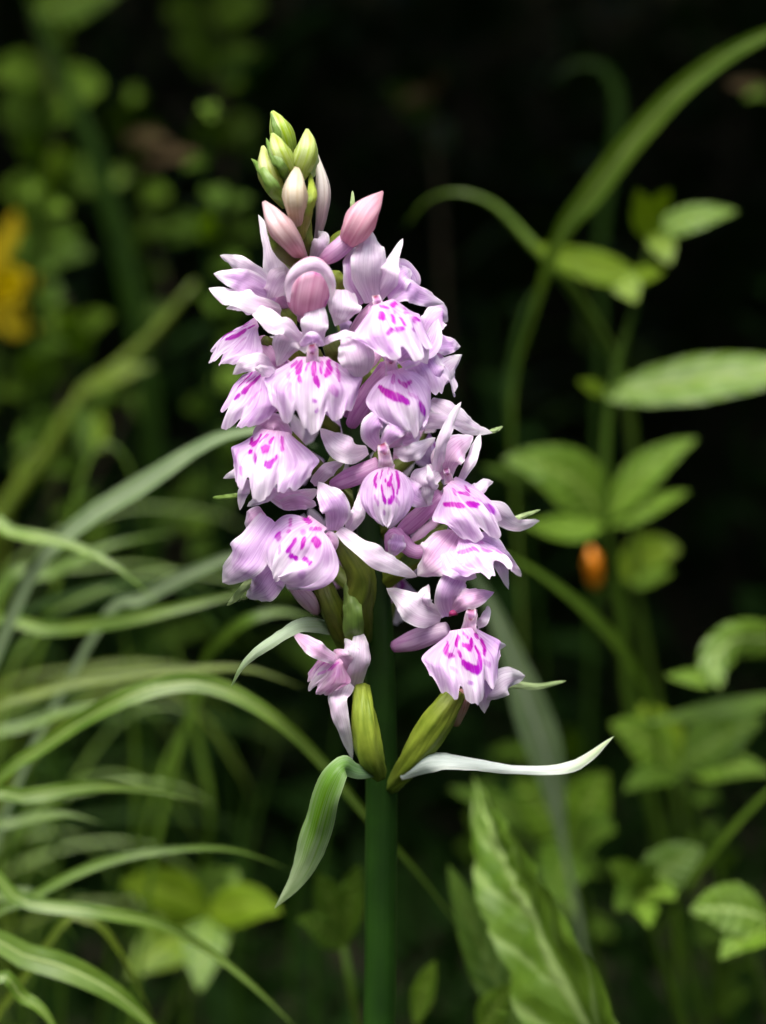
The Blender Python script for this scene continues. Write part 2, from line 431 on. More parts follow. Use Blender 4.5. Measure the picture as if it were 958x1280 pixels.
def lip(parent, o, yaw=0, pitch=20, roll=0, w=.0145, l=.0115, curl=50, rec=.5, seed=0, mid=.34, notch=.16, tip_l=.14, rnd=.40, narrow=.05, round_=0, base_col=None, name='lip', world=None, marks=1.0, style=None, flip=1):
    """three-lobed labellum. o = (px, py, depth mm) of the throat end"""
    rg = random.Random(seed*31+5)
    O = world if world is not None else at(o[0], o[1], o[2]/1000)
    y_ = R(yaw); z = Vector((0, 0, 1))
    out = Vector((math.sin(y_), -math.cos(y_), 0)); right = Vector((math.cos(y_), math.sin(y_), 0))
    p_ = R(pitch)
    down = -z*math.cos(p_) + out*math.sin(p_); nrm = out*math.cos(p_) + z*math.sin(p_)
    r_ = R(roll)
    right, down = right*math.cos(r_)+down*math.sin(r_), down*math.cos(r_)-right*math.sin(r_)
    n, m = (60, 77) if world is None else (34, 45)
    st = []
    for pl, th, al in STROKES[style or rg.choice(list(STROKES))]:
        pl = [(flip*x + rg.uniform(-.035, .035), v_ + rg.uniform(-.025, .025)) for x, v_ in pl]
        if len(pl) > 2: pl = spline(pl, 4*len(pl))
        ne = len(pl)-1
        gap = rg.randrange(2, ne-1) if ne > 9 else -9
        for i_, (a, b_) in enumerate(zip(pl, pl[1:])):
            if abs(i_-gap) < 1.5 and ne > 9: continue
            k_ = .45 + .75*math.sin(math.pi*(.12+.8*(i_+.5)/ne)) if ne > 1 else 1
            st.append((a, b_, th*k_*rg.uniform(.85, 1.2), min(1, al*rg.uniform(.95, 1.2))))
    ph = rg.random()*30
    bc = base_col or mix(Li, Wt, rg.uniform(.15, .5))
    V, UVs, Cs, XS = [], [], [], []
    asym = rg.uniform(-.05, .05)
    for i in range(n):
        v = i/(n-1)
        hf = .15 + .35*sstep(-.05, .60, v) - narrow*sstep(.50, 1, v)
        if round_: hf = mix((hf,), (max(.13*(1-v), .5*math.sqrt(max(.004, 1-((v-.54)/.47)**2))),), round_)[0]
        for k in range(m):
            u = k/(m-1)*2-1
            au = abs(u)
            L = .90 - rnd*max(0, (au-.40)/.60)**2 + asym*u
            L -= notch*math.exp(-((au-mid)/.085)**2)
            L += tip_l*max(0, 1-au/(mid*.95))
            L += .028*math.sin(au*24+ph)*sstep(.4, .8, au) + .06*noise.noise(Vector((u*4, ph, 0))) + .035*noise.noise(Vector((u*13, ph, 7)))
            s = v*L
            ka = R(curl); a0 = ka*.55
            ang = a0 - ka*s
            dn = (math.sin(a0)-math.sin(ang))/ka
            ot = (math.cos(ang)-math.cos(a0))/ka
            q = O + down*(dn*l) + nrm*(ot*l) + right*(hf*w*u)
            q -= nrm*(rec*w*.55*u*u*sstep(0, .5, v))
            q += nrm*(w*.07*noise.noise(Vector((u*2.6+ph, v*2.6, ph)))*sstep(.1, .5, v) + w*.040*math.sin(11*u+ph)*sstep(.5, 1, v) + w*.02*math.sin(23*u+2*ph)*sstep(.7, 1, v))
            V.append(q); UVs.append(((u+1)/2, v))
            xx = u*hf*2
            c = mix(bc, (.86, .82, .87), .7*math.exp(-(xx/.35)**2)*sstep(.2, .45, s))
            c = mix(c, (.86, .80, .86), .5*sstep(.85, 1, v))
            c = mix(c, (.80, .50, .66), .55*(1-sstep(.02, .20, v)))
            kk = noise.noise(Vector((u*3+ph, v*3, 2)))
            c = mix(c, (.66, .34, .76), max(0, kk)*.55)
            c = mix(c, (.76, .36, .78), .40*math.exp(-((s-.32)/.22)**2 - (xx/.5)**2)*marks)
            Cs.append(c); XS.append((xx, s, .020*noise.noise(Vector((u*13, v*13, ph)))))
    X = np.array(XS); mk = np.zeros(len(X)); CC = np.array(Cs)
    for (ax, ay), (bx, by), th, al in st:
        dx, dy = bx-ax, by-ay
        t = np.clip(((X[:, 0]-ax)*dx + (X[:, 1]-ay)*dy)/(dx*dx+dy*dy+1e-9), 0, 1)
        dd = np.hypot(X[:, 0]-ax-t*dx, X[:, 1]-ay-t*dy) + X[:, 2]
        e = np.clip((dd-th*.75)/(th*.6), 0, 1)
        mk = np.maximum(mk, (1-e*e*(3-2*e))*al*marks)
    pig = np.clip((X[:, 1:2]-.3)/.45, 0, 1)
    pig = np.array(MAG)*(1-pig) + np.array((.36, .03, .52))*pig
    CC = CC*(1-mk[:, None]) + pig*mk[:, None]
    return mesh(name, V, grid_faces(n, m), M['petal'], parent, UVs, CC.tolist())

def flower(pts, rad, mat='ovary', c=None):
    """a floret: its own mesh is the twisted ovary that carries it"""
    return pt(orchid, pts, rad, 'flower', mat, c=c or Ma, ribs=6, ribd=.09, twist=2.0, n=22, m=30)
def column(f, x, y, d, s=1.0, dirx=0):
    """flat column over the nectary, with the dark throat slit above it"""
    P = [(x-dirx*3, y-8*s, d+1.5), (x-dirx, y-1*s, d), (x+dirx, y+8*s, d-.6), (x+dirx*2, y+15*s, d-.2)]
    pr(f, P, [9*s, 12*s, 14*s, 18*s], 'P', 0, -.35, 'column', n=12, m=7, tipc=(.82, .56, .62), basec=(.70, .38, .34))
    pr(f, [(x-dirx*2-1, y-8*s, d-.8), (x-dirx, y-3*s, d-1.6), (x, y+3*s, d-1.3)], [8*s, 10*s, 4*s], 'M', 0, -.3, 'throat', n=10, m=5, tipc=(.45, .08, .10), basec=(.20, .006, .015))

PX = .135e-3
# --- A: top left floret, three white points swept left
f = flower([(385, 400, 0), (365, 385, -4), (345, 372, -8)], [8, 9, 6], 'petal', c=Pi)
pr(f, [(345, 368, -7), (318, 345, -9), (296, 330, -9), (275, 319, -7)], [16, 27, 21, 8], 'W', 25, .27)
pr(f, [(345, 372, -8), (315, 355, -12), (292, 347, -13), (267, 342, -11)], [20, 32, 26, 11], 'L', -10, .27)
pr(f, [(352, 388, -9), (322, 377, -14), (293, 370, -14), (261, 360, -11)], [16, 30, 31, 10], 'W', -35, .27)
pr(f, [(346, 372, -6), (346, 340, -9), (335, 300, -8), (323, 268, -4)], [30, 36, 18, 7], 'W', 15, .36, 'petal')
pr(f, [(340, 372, -9), (352, 350, -11), (362, 340, -8)], [26, 34, 8], 'W', -30, .20, 'petal')
# --- B1: left floret facing left
f = flower([(405, 470, 0), (370, 445, -5), (330, 425, -9)], [8, 8, 6])
lip(f, (322, 402, -10), yaw=-55, pitch=38, roll=32, w=66*PX*1.15, l=80*PX, curl=45, seed=1, style='two')
pr(f, [(325, 420, -8), (345, 450, -10), (352, 478, -6)], [20, 24, 14], 'P', 30, .3, 'petal')
pr(f, [(318, 392, -7), (300, 386, -6), (283, 386, -3)], [14, 16, 5], 'W', 50, .3)
pt(f, [(325, 425, -7), (348, 455, -7), (362, 480, -5)], [8, 8, 6], 'spur', c=Pi)
# --- B2: left floret below
f = flower([(420, 540, 0), (380, 505, -5), (338, 470, -10)], [8, 8, 6])
lip(f, (328, 462, -13), yaw=-42, pitch=25, roll=20, w=82*PX, l=84*PX, curl=45, seed=2, style='two')
pr(f, [(345, 468, -12), (325, 452, -15), (305, 455, -15), (291, 468, -12)], [16, 24, 22, 8], 'W', -20, .27)
pr(f, [(345, 475, -14), (332, 465, -17), (318, 461, -16)], [14, 18, 9], 'W', 30, .27, 'petal')
pr(f, [(345, 480, -12), (338, 510, -14), (328, 522, -12)], [20, 26, 10], 'M', 20, .3, 'petal')
# --- C: centre floret facing the camera
f = flower([(420, 500, -2), (405, 470, -9), (393, 440, -13)], [9, 10, 8])
lip(f, (391, 446, -17), yaw=-2, pitch=14, roll=0, w=118*PX, l=92*PX, curl=62, seed=3, style='dash', rec=.42)
column(f, 391, 440, -17, 1.15)
pr(f, [(392, 432, -16), (393, 412, -19), (394, 392, -18), (394, 372, -14)], [24, 34, 32, 22], 'W', 0, .36)
pr(f, [(380, 428, -15), (360, 408, -18), (345, 404, -18), (325, 388, -15), (306, 380, -11)], [12, 24, 26, 22, 8], 'W', -25, .27)
pr(f, [(372, 412, -14), (356, 428, -16), (346, 458, -12)], [30, 38, 10], 'W', -20, .27)
pr(f, [(402, 428, -16), (420, 420, -19), (440, 417, -19), (470, 428, -15)], [10, 12, 12, 5], 'W', 40, .27)
pr(f, [(376, 432, -18), (391, 422, -20), (406, 432, -18)], [8, 16, 8], 'L', 0, .27, 'petal', tipc=Wt)
pr(f, [(432, 418, -16), (443, 432, -19), (449, 452, -19), (450, 477, -16)], [18, 44, 46, 22], 'W', 12, .30)
pt(f, [(400, 450, -10), (420, 480, -7), (432, 510, -5)], [8, 9, 6], 'spur', c=Ma)
# --- D: top centre floret, hood seen from outside
f = flower([(400, 420, 0), (392, 400, -7), (388, 375, -10)], [8, 10, 10])
pt(f, [(386, 388, -11), (384, 377, -13), (386, 360, -16), (390, 344, -14), (393, 336, -10)], [12, 24, 28, 25, 9], 'hood', c=(.88, .50, .66), c2=(.86, .54, .70), n=26, m=26, spots=9)
pr(f, [(362, 378, -17), (361, 356, -20), (371, 339, -21), (389, 331, -21), (406, 338, -20), (415, 356, -19), (414, 378, -16)], [5, 11, 15, 17, 15, 11, 5], 'W', 0, .5, 'petal', n=30, wav=.06)
pr(f, [(372, 392, -13), (386, 394, -16), (402, 386, -14)], [8, 14, 6], 'P', 0, .4, 'petal')
pr(f, [(430, 362, -13), (430, 384, -16), (419, 408, -14)], [28, 44, 6], 'W', 12, .20)
pt(f, [(393, 372, -14), (386, 382, -15), (372, 390, -14)], [16, 15, 8], 'spur', c=(.66, .38, .56), c2=(.72, .5, .64), spots=6)
pr(f, [(410, 340, -8), (418, 352, -9), (424, 372, -8)], [24, 30, 20], mat='ovary_lime', turn=10, name='bract')
# --- E: upper right floret
f = flower([(425, 440, 0), (448, 415, -8), (468, 388, -12)], [9, 10, 8], 'petal', c=Pi)
lip(f, (478, 378, -17), yaw=22, pitch=36, roll=-18, w=96*PX, l=88*PX, curl=50, seed=4, style='scatter', flip=-1)
column(f, 473, 378, -15, 1.0, 1)
pr(f, [(468, 378, -12), (462, 345, -15), (463, 315, -15), (465, 288, -11)], [24, 44, 40, 12], 'W', -8, .27)
pr(f, [(455, 378, -11), (445, 352, -13), (443, 330, -12), (446, 308, -9)], [18, 30, 28, 10], 'L', -30, .20)
pr(f, [(470, 372, -11), (483, 345, -15), (490, 325, -14), (504, 298, -10)], [18, 32, 18, 7], 'W', 20, .27, 'petal')
pr(f, [(480, 368, -12), (492, 350, -14), (505, 340, -13), (514, 337, -9)], [26, 40, 30, 10], 'L', 20, .20, 'petal')
pr(f, [(485, 372, -12), (510, 362, -14), (530, 370, -12), (556, 379, -8)], [20, 30, 26, 6], 'L', 30, .27)
pr(f, [(480, 350, -11), (500, 335, -10), (514, 350, -9), (513, 372, -8)], [18, 24, 26, 10], 'L', 15, .20)
pt(f, [(470, 385, -11), (455, 400, -9), (440, 420, -6)], [10, 10, 7], 'spur', c=Pi)
# --- F: floret below E
f = flower([(435, 520, 0), (460, 490, -8), (482, 458, -13)], [9, 10, 8], 'petal', c=Ma)
lip(f, (494, 462, -17), yaw=18, pitch=16, roll=-12, w=84*PX, l=88*PX, curl=50, seed=5, style='arc', notch=.06, tip_l=.06, rnd=.2, round_=.7)
column(f, 489, 452, -16, 1.15, 1)
pr(f, [(486, 448, -14), (478, 430, -16), (466, 420, -15), (448, 418, -13)], [12, 20, 18, 6], 'W', -30, .20)
pt(f, [(488, 464, -15), (470, 484, -12), (452, 508, -9), (440, 530, -6)], [12, 12, 12, 8], 'spur', c=Pi, c2=Ma)
pr(f, [(500, 456, -13), (520, 440, -12), (538, 425, -10), (548, 398, -7)], [16, 32, 30, 10], 'L', 20, .27)
pr(f, [(497, 450, -15), (510, 438, -17), (525, 440, -15), (535, 455, -12)], [12, 26, 26, 8], 'L', 0, .20, 'petal')
# --- G: floret on the right edge seen side-on
f = flower([(440, 520, 3), (480, 480, 3), (525, 445, 0)], [9, 9, 7])
lip(f, (530, 425, -6), yaw=62, pitch=30, roll=-5, w=92*PX, l=78*PX, curl=40, seed=6, style='arc')
pr(f, [(528, 420, -4), (540, 400, -4), (552, 392, -2), (560, 402, 0)], [20, 34, 30, 10], 'L', 25, .27)
pr(f, [(530, 430, -6), (550, 428, -7), (565, 430, -5), (576, 433, -3)], [16, 30, 22, 8], 'L', 30, .20)
pr(f, [(532, 440, -8), (545, 470, -9), (560, 460, -7), (578, 443, -4)], [20, 34, 30, 8], 'W', -20, .27)
pr(f, [(530, 445, -9), (540, 470, -10), (548, 490, -8)], [26, 36, 8], 'L', 10, .20, 'petal')
# --- H: middle floret with rounded lip
f = flower([(455, 620, 0), (466, 595, -10), (476, 568, -14)], [9, 10, 8])
lip(f, (485, 580, -18), yaw=2, pitch=8, roll=2, w=64*PX, l=84*PX, curl=40, seed=7, style='loop', rec=.35, notch=.02, tip_l=.0, rnd=.10, round_=1)
column(f, 481, 565, -18, 1.25, 1)
pr(f, [(474, 560, -16), (465, 542, -19), (472, 525, -19), (488, 514, -15)], [14, 28, 26, 10], 'L', -18, .27)
pr(f, [(478, 556, -18), (490, 540, -20), (500, 530, -19), (508, 520, -15)], [12, 24, 24, 8], 'L', 15, .27, 'petal')
pr(f, [(484, 556, -17), (500, 545, -18), (512, 545, -16), (516, 528, -12)], [10, 26, 26, 8], 'P', 25, .27, 'petal')
pr(f, [(492, 565, -17), (510, 568, -19), (526, 562, -18), (545, 547, -13)], [10, 22, 22, 8], 'W', -25, .20)
pr(f, [(460, 562, -14), (442, 564, -17), (424, 556, -17), (400, 535, -13)], [12, 32, 34, 10], 'W', -10, .27)
pt(f, [(474, 580, -15), (455, 590, -14), (436, 598, -12), (418, 606, -9)], [10, 12, 12, 8], 'spur', c=Pi, c2=Ma)
pr(f, [(500, 598, -15), (512, 610, -17), (522, 622, -17), (542, 630, -13)], [14, 28, 26, 9], 'L', 10, .20)
# --- I: right floret
f = flower([(462, 680, 2), (500, 645, -2), (548, 605, -8)], [9, 10, 8])
lip(f, (562, 603, -14), yaw=34, pitch=30, roll=-30, w=86*PX, l=88*PX, curl=45, seed=8, style='arc')
column(f, 560, 592, -13, .8, 1)
pr(f, [(556, 600, -12), (556, 575, -15), (572, 555, -14), (592, 545, -9)], [16, 40, 36, 12], 'P', 12, .36, 'petal', tipc=Wt)
pr(f, [(574, 602, -11), (586, 580, -12), (594, 560, -10), (600, 540, -6)], [8, 14, 14, 6], 'W', 20, .3, 'petal')
pr(f, [(547, 592, -14), (552, 560, -17), (562, 532, -16), (577, 502, -11)], [12, 16, 15, 8], 'W', -25, .27)
pr(f, [(538, 500, -8), (562, 514, -10), (588, 532, -8), (616, 541, -4)], [16, 30, 22, 6], 'W', 25, .27)
pr(f, [(518, 520, -8), (542, 526, -11), (570, 530, -10), (600, 540, -7)], [20, 22, 14, 4], 'W', -15, .20)
pr(f, [(546, 588, -14), (530, 602, -17), (536, 632, -15)], [22, 38, 12], 'W', -12, .27)
pr(f, [(536, 618, -15), (538, 600, -18), (534, 580, -17)], [8, 11, 6], 'W', 20, .27, 'petal')
pr(f, [(590, 630, -10), (618, 642, -11), (645, 658, -8), (675, 651, -3)], [20, 30, 20, 9], 'W', -30, .27)
pr(f, [(572, 610, -10), (594, 612, -11), (606, 604, -10), (617, 602, -8)], [12, 18, 14, 6], 'W', 20, .20)
pt(f, [(552, 618, -12), (530, 640, -11), (512, 656, -9), (498, 668, -6)], [9, 11, 11, 7], 'spur', c=Pi, c2=Ma)
pr(orchid, [(612, 540, -4), (621, 537, -3), (629, 533, -2)], [5, 6, 2], mat='bract', name='bract')
pr(orchid, [(640, 650, -5), (656, 644, -4), (676, 637, -2)], [6, 6, 2], mat='bract', name='bract')
# --- J: lower right floret seen from above
f = flower([(468, 740, 2), (510, 700, -4), (556, 668, -9)], [10, 14, 9], 'ovary_lime')
pr(f, [(570, 664, -12), (556, 682, -17), (540, 702, -18), (522, 720, -15)], [34, 50, 46, 12], 'P', -10, .27)
lip(f, (580, 672, -14), yaw=46, pitch=60, roll=-10, w=86*PX, l=76*PX, curl=45, seed=9, style='arc', marks=.6)
pr(f, [(585, 676, -13), (612, 682, -14), (625, 698, -12), (636, 737, -8)], [26, 34, 24, 7], 'L', 15, .27)
pr(f, [(600, 680, -12), (625, 695, -13), (640, 708, -10), (652, 721, -6)], [20, 20, 14, 8], 'L', -20, .20, 'petal')
pr(f, [(560, 690, -17), (570, 704, -19), (582, 714, -19), (596, 722, -16)], [34, 38, 26, 10], 'L', 12, .27, 'petal')
pt(f, [(560, 675, -13), (520, 690, -12), (494, 668, -9), (489, 690, -9)], [8, 9, 11, 8], 'spur', c=Pi, c2=Ma)
pr(f, [(498, 668, -12), (496, 680, -15), (488, 696, -13)], [14, 24, 14], 'L', 0, .27, 'petal')
# --- K: lowest right floret
f = flower([(490, 985, -2), (515, 950, -8), (548, 900, -13), (572, 862, -13)], [8, 16, 19, 12], 'ovary_lime')
lip(f, (578, 786, -19), yaw=14, pitch=18, roll=-6, w=102*PX, l=92*PX, curl=48, seed=10, style='loop')
column(f, 588, 772, -18, 1.3, -1)
pt(f, [(562, 770, -16), (566, 766, -17.5), (572, 768, -16)], [1, 4, 1], 'throat', c=(.45, .08, .22), n=8, m=8)
pr(f, [(562, 770, -15), (560, 745, -18), (572, 722, -17), (590, 700, -12)], [20, 34, 32, 20], 'L', -15, .20, 'petal')
pr(f, [(566, 762, -16), (580, 750, -19), (598, 745, -18), (618, 740, -13)], [14, 26, 24, 7], 'P', 15, .27, 'petal', tipc=Li)
pr(f, [(552, 772, -14), (528, 764, -18), (510, 752, -18), (483, 735, -13)], [20, 42, 36, 9], 'W', -8, .27)
pr(f, [(530, 760, -16), (528, 748, -18), (536, 730, -15)], [24, 22, 6], 'W', 20, .20, 'petal')
pt(f, [(560, 786, -15), (538, 793, -14), (516, 801, -12), (494, 808, -9)], [9, 13, 13, 8], 'spur', c=(.72, .6, .72), c2=Ma)
pr(f, [(596, 782, -15), (604, 775, -16), (609, 764, -13), (610, 757, -12)], [10, 14, 10, 5], 'W', 20, .20)
pr(f, [(592, 800, -15), (606, 808, -17), (618, 808, -15), (633, 807, -11)], [14, 22, 16, 7], 'L', -20, .20)
pr(f, [(596, 815, -17), (605, 845, -18), (608, 868, -16), (606, 892, -12)], [20, 32, 28, 7], 'L', 25, .20)
pr(f, [(596, 860, -14), (616, 862, -16), (634, 850, -15), (657, 845, -10)], [20, 30, 34, 12], 'W', -15, .27)
pr(orchid, [(598, 858, -10), (640, 856, -9), (672, 858, -6), (708, 851, -2)], [8, 9, 8, 3], mat='bract', name='bract')
pt(f, [(580, 862, -12), (576, 880, -12), (570, 904, -9)], [10, 11, 6], 'spur', c=(.66, .36, .30), c2=(.62, .42, .34))
# --- L: left floret, domed lip
f = flower([(440, 640, 0), (405, 595, -6), (360, 545, -10)], [9, 10, 8])
lip(f, (345, 538, -15), yaw=-14, pitch=26, roll=6, w=112*PX, l=92*PX, curl=60, seed=11, style='hook', rec=.5)
pr(f, [(360, 548, -12), (345, 530, -15), (330, 535, -14), (316, 545, -10)], [18, 26, 22, 8], 'P', 0, .20, 'petal')
pr(f, [(330, 575, -14), (312, 582, -15), (296, 590, -13), (279, 598, -9)], [20, 26, 16, 4], 'W', -15, .20)
pr(f, [(318, 560, -12), (306, 570, -13), (293, 571, -10)], [16, 22, 8], 'W', 20, .3)
pr(f, [(312, 600, -12), (304, 618, -13), (300, 638, -9)], [12, 14, 4], 'W', 10, .20)
pr(f, [(345, 612, -10), (328, 620, -12), (309, 633, -9)], [14, 18, 5], 'W', -20, .20)
pr(f, [(392, 606, -10), (406, 592, -13), (418, 584, -13), (432, 576, -9)], [12, 20, 16, 4], 'W', -15, .27, tipc=Gw)
pr(f, [(330, 612, -8), (365, 622, -10), (398, 612, -9)], [18, 28, 16], 'P', 30, .3, 'petal')
pr(orchid, [(298, 619, -8), (284, 621, -7), (266, 622, -5)], [6, 6, 3], mat='bract_green', name='bract')
# --- M: lower left floret with its lips hanging left
f = flower([(448, 800, -3), (447, 762, -10), (452, 722, -13), (432, 686, -14), (415, 668, -14)], [16, 20, 17, 13, 8])
lip(f, (398, 652, -17), yaw=-20, pitch=22, roll=30, w=112*PX, l=96*PX, curl=60, seed=12, style='scatter', rec=.45, notch=.06, tip_l=.05, rnd=.12, round_=.85)
pr(f, [(340, 650, -14), (318, 680, -17), (300, 706, -17), (278, 728, -12)], [34, 46, 48, 22], 'L', -12, .20)
pr(f, [(330, 640, -12), (318, 648, -14), (308, 660, -12)], [20, 26, 14], 'P', 0, .3)
pr(f, [(352, 705, -12), (338, 722, -15), (325, 738, -14), (308, 745, -10)], [30, 44, 38, 14], 'L', 10, .20, 'petal')
pt(f, [(362, 722, -13), (374, 738, -13), (385, 750, -12), (395, 763, -9)], [8, 10, 11, 7], 'spur', c=(.74, .58, .68), c2=(.66, .5, .56))
pr(f, [(418, 664, -15), (422, 640, -19), (412, 620, -19), (398, 602, -14)], [20, 36, 34, 10], 'L', -10, .27)
pr(f, [(434, 662, -15), (445, 645, -18), (450, 628, -17), (453, 602, -12)], [14, 20, 14, 5], 'W', 15, .27, tipc=Gw)
pr(f, [(424, 662, -16), (455, 685, -20), (488, 704, -19), (522, 721, -13)], [14, 26, 26, 12], 'W', 20, .27)
pr(f, [(406, 668, -16), (416, 678, -17), (412, 700, -14)], [16, 16, 6], 'P', 0, .3, 'petal')
pr(f, [(352, 632, -11), (372, 628, -13), (396, 632, -11)], [14, 22, 14], 'P', -15, .20, 'petal')
pr(orchid, [(318, 722, -12), (304, 736, -12), (293, 749, -10), (284, 757, -8)], [12, 10, 8, 2], mat='bract', name='bract')
pr(orchid, [(396, 714, -14), (404, 713, -15), (413, 712, -13)], [6, 8, 4], mat='bract', name='bract')
# --- ovaries of fallen florets beside the stem
pt(orchid, [(434, 806, -3), (424, 780, -8), (411, 750, -10), (398, 716, -7)], [12, 15, 14, 9], 'ovary', 'ovary', ribs=6, twist=1.2, n=16, m=18)
# --- N: small withering floret
f = flower([(474, 968, -8), (462, 940, -13), (455, 895, -14), (452, 858, -11)], [10, 17, 15, 10], 'ovary_lime')
lip(f, (424, 822, -16), yaw=-30, pitch=14, roll=38, w=54*PX, l=58*PX, curl=60, seed=13, style='two', rec=.7, base_col=(.70, .40, .62), marks=.6, mid=.2)
pr(f, [(418, 824, -17), (400, 814, -19), (384, 803, -18), (366, 790, -14)], [14, 22, 20, 8], 'P', -10, .27, 'petal', tipc=(.74, .46, .66))
pr(f, [(440, 842, -13), (430, 826, -16), (418, 812, -16)], [20, 26, 14], 'P', 10, .20, 'petal', tipc=(.70, .42, .60))
pr(f, [(440, 858, -11), (447, 836, -15), (451, 810, -15), (448, 782, -11)], [24, 30, 26, 10], 'W', -15, .27)
pr(f, [(448, 838, -12), (440, 815, -15), (431, 798, -13)], [14, 22, 8], 'W', 15, .27, 'petal')
pr(f, [(432, 852, -13), (421, 876, -16), (428, 908, -16), (441, 950, -12)], [24, 26, 20, 8], 'W', -20, .36)
pt(f, [(436, 840, -12), (428, 848, -13), (420, 846, -12)], [5, 7, 3], 'throat', c=(.30, .08, .12), n=10, m=8)
# --- bracts with a place of their own
pr(orchid, [(474, 966, -8), (450, 962, -15), (428, 956, -19), (408, 985, -20), (392, 1040, -17), (373, 1092, -14), (343, 1136, -10)], [8, 22, 27, 40, 38, 26, 4], name='bract', turn=-22, cup=.45, n=36, m=11, wav=.10, tones=((.24, .38, .20), (.13, .26, .045), (.42, .52, .30), (.36, .48, .27)))
pr(orchid, [(500, 968, -8), (540, 950, -13), (590, 954, -15), (650, 961, -14), (715, 957, -12), (768, 920, -8)], [14, 28, 17, 12, 15, 4], name='bract', turn=24, cup=.5, n=36, m=9, wav=.12, tones=((.66, .76, .72), (.74, .82, .76), (.50, .62, .36), (.80, .84, .78)))
pr(orchid, [(430, 795, -4), (412, 782, -8), (374, 780, -14), (333, 804, -16), (304, 830, -14), (288, 860, -11)], [12, 20, 21, 16, 9, 2], name='bract', turn=-35, cup=.5, n=30, m=9, wav=.12, tones=((.30, .42, .22), (.46, .58, .40), (.30, .44, .18), (.52, .62, .44)))
pr(orchid, [(452, 812, -9), (442, 790, -14), (440, 760, -15), (432, 728, -12)], [12, 26, 24, 10], mat='bract_green', name='bract', turn=10, cup=.5)
pr(orchid, [(496, 712, -6), (520, 690, -9), (545, 668, -9), (560, 652, -7)], [12, 20, 18, 6], mat='bract_green', name='bract', turn=20, cup=.5)
pr(orchid, [(425, 560, -8), (418, 585, -8), (402, 606, -6)], [16, 22, 10], mat='bract_green', name='bract', turn=0)
pr(orchid, [(372, 455, -7), (362, 440, -9), (350, 446, -7)], [10, 18, 8], mat='ovary_lime', name='bract', turn=0)
pr(orchid, [(362, 415, -6), (356, 395, -7), (345, 375, -6)], [20, 28, 12], mat='ovary', name='bract', turn=0)
pr(orchid, [(430, 450, -4), (420, 440, -6), (408, 420, -5)], [24, 28, 12], mat='ovary', name='bract', turn=0)
pr(orchid, [(470, 500, -4), (450, 470, -6), (430, 450, -5)], [20, 28, 12], mat='ovary', name='bract', turn=0)

# --- buds at the top
def bud(pts, rad, c, c2, bract=None):
    b_ = pt(orchid, pts, [q*.9 for q in rad], 'bud', c=c, c2=c2, ribs=5, ribd=.075, twist=.5, n=24, m=30)
    if bract: pr(b_, bract[0], bract[1], mat=bract[2], name='bract', turn=bract[3] if len(bract) > 3 else 0, cup=.6)
    return b_
bud([(356, 205, -2), (357, 182, -5), (350, 160, -6), (341, 140, -4)], [8, 15, 15, 3], (.36, .48, .07), (.52, .66, .20), ([(352, 200, -4), (344, 170, -8), (338, 140, -7)], [12, 14, 3], 'bract_green', 40))
bud([(366, 228, -5), (358, 208, -11), (349, 188, -12), (341, 168, -8)], [7, 14, 14, 3], (.38, .46, .08), (.55, .66, .25), ([(362, 232, -8), (352, 212, -14), (338, 190, -13), (333, 172, -9)], [10, 14, 10, 2], 'bract_green', 20))
bud([(372, 226, -5), (377, 208, -10), (384, 186, -11), (384, 163, -7)], [8, 15, 15, 3], (.44, .52, .14), (.58, .68, .28), ([(392, 222, -5), (396, 200, -7), (393, 180, -6), (388, 164, -5)], [8, 10, 8, 2], 'bract', -30))
bud([(356, 254, -4), (342, 232, -10), (334, 210, -11), (329, 184, -7)], [8, 14, 14, 3], (.40, .44, .10), (.58, .64, .28), ([(364, 262, -7), (342, 240, -14), (326, 214, -13), (314, 198, -8)], [14, 20, 13, 3], 'bract_green', 25))
bud([(374, 290, -7), (370, 262, -15), (369, 238, -16), (371, 208, -11)], [6, 14, 17, 3], (.62, .48, .40), (.70, .64, .48), ([(378, 300, -9), (384, 268, -15), (392, 240, -14), (388, 215, -9)], [14, 20, 14, 3], 'ovary_lime', -25))
bud([(396, 300, -3), (402, 270, -7), (404, 235, -8), (397, 194, -5)], [4, 8, 10, 2], (.66, .54, .60), (.78, .74, .64))
bud([(378, 322, -9), (364, 302, -16), (348, 280, -17), (331, 254, -12)], [8, 15, 17, 4], (.62, .40, .40), (.76, .58, .60), ([(384, 335, -11), (358, 318, -15), (340, 292, -16), (334, 268, -12)], [22, 24, 14, 3], 'ovary', 10))
bud([(438, 300, -10), (444, 288, -15), (457, 266, -15), (478, 240, -9)], [10, 20, 20, 2], (.72, .42, .54), (.76, .48, .54))
pt(orchid, [(440, 296, -12), (426, 309, -13), (413, 319, -12), (403, 326, -9)], [11, 12, 11, 6], 'spur', c=(.70, .48, .70), c2=(.66, .40, .62))
pt(orchid, [(400, 335, -2), (412, 315, -6), (424, 300, -7), (436, 292, -7)], [7, 9, 9, 7], 'ovary', 'ovary', ribs=6, n=12, m=14)
pr(orchid, [(441, 275, -4), (441, 255, -4), (441, 238, -3)], [4, 6, 2], mat='bract', name='bract')
pr(orchid, [(392, 330, -6), (400, 310, -9), (404, 296, -8), (398, 288, -6)], [14, 22, 18, 6], 'W', -10, .5, 'petal')
pr(orchid, [(384, 330, -6), (380, 300, -9), (380, 270, -9), (384, 245, -6)], [24, 26, 20, 6], mat='ovary', name='bract', turn=-10, cup=.5)
pr(orchid, [(372, 345, -8), (360, 325, -12), (345, 300, -13), (338, 282, -10)], [8, 13, 9, 3], mat='bract', name='bract', turn=20)

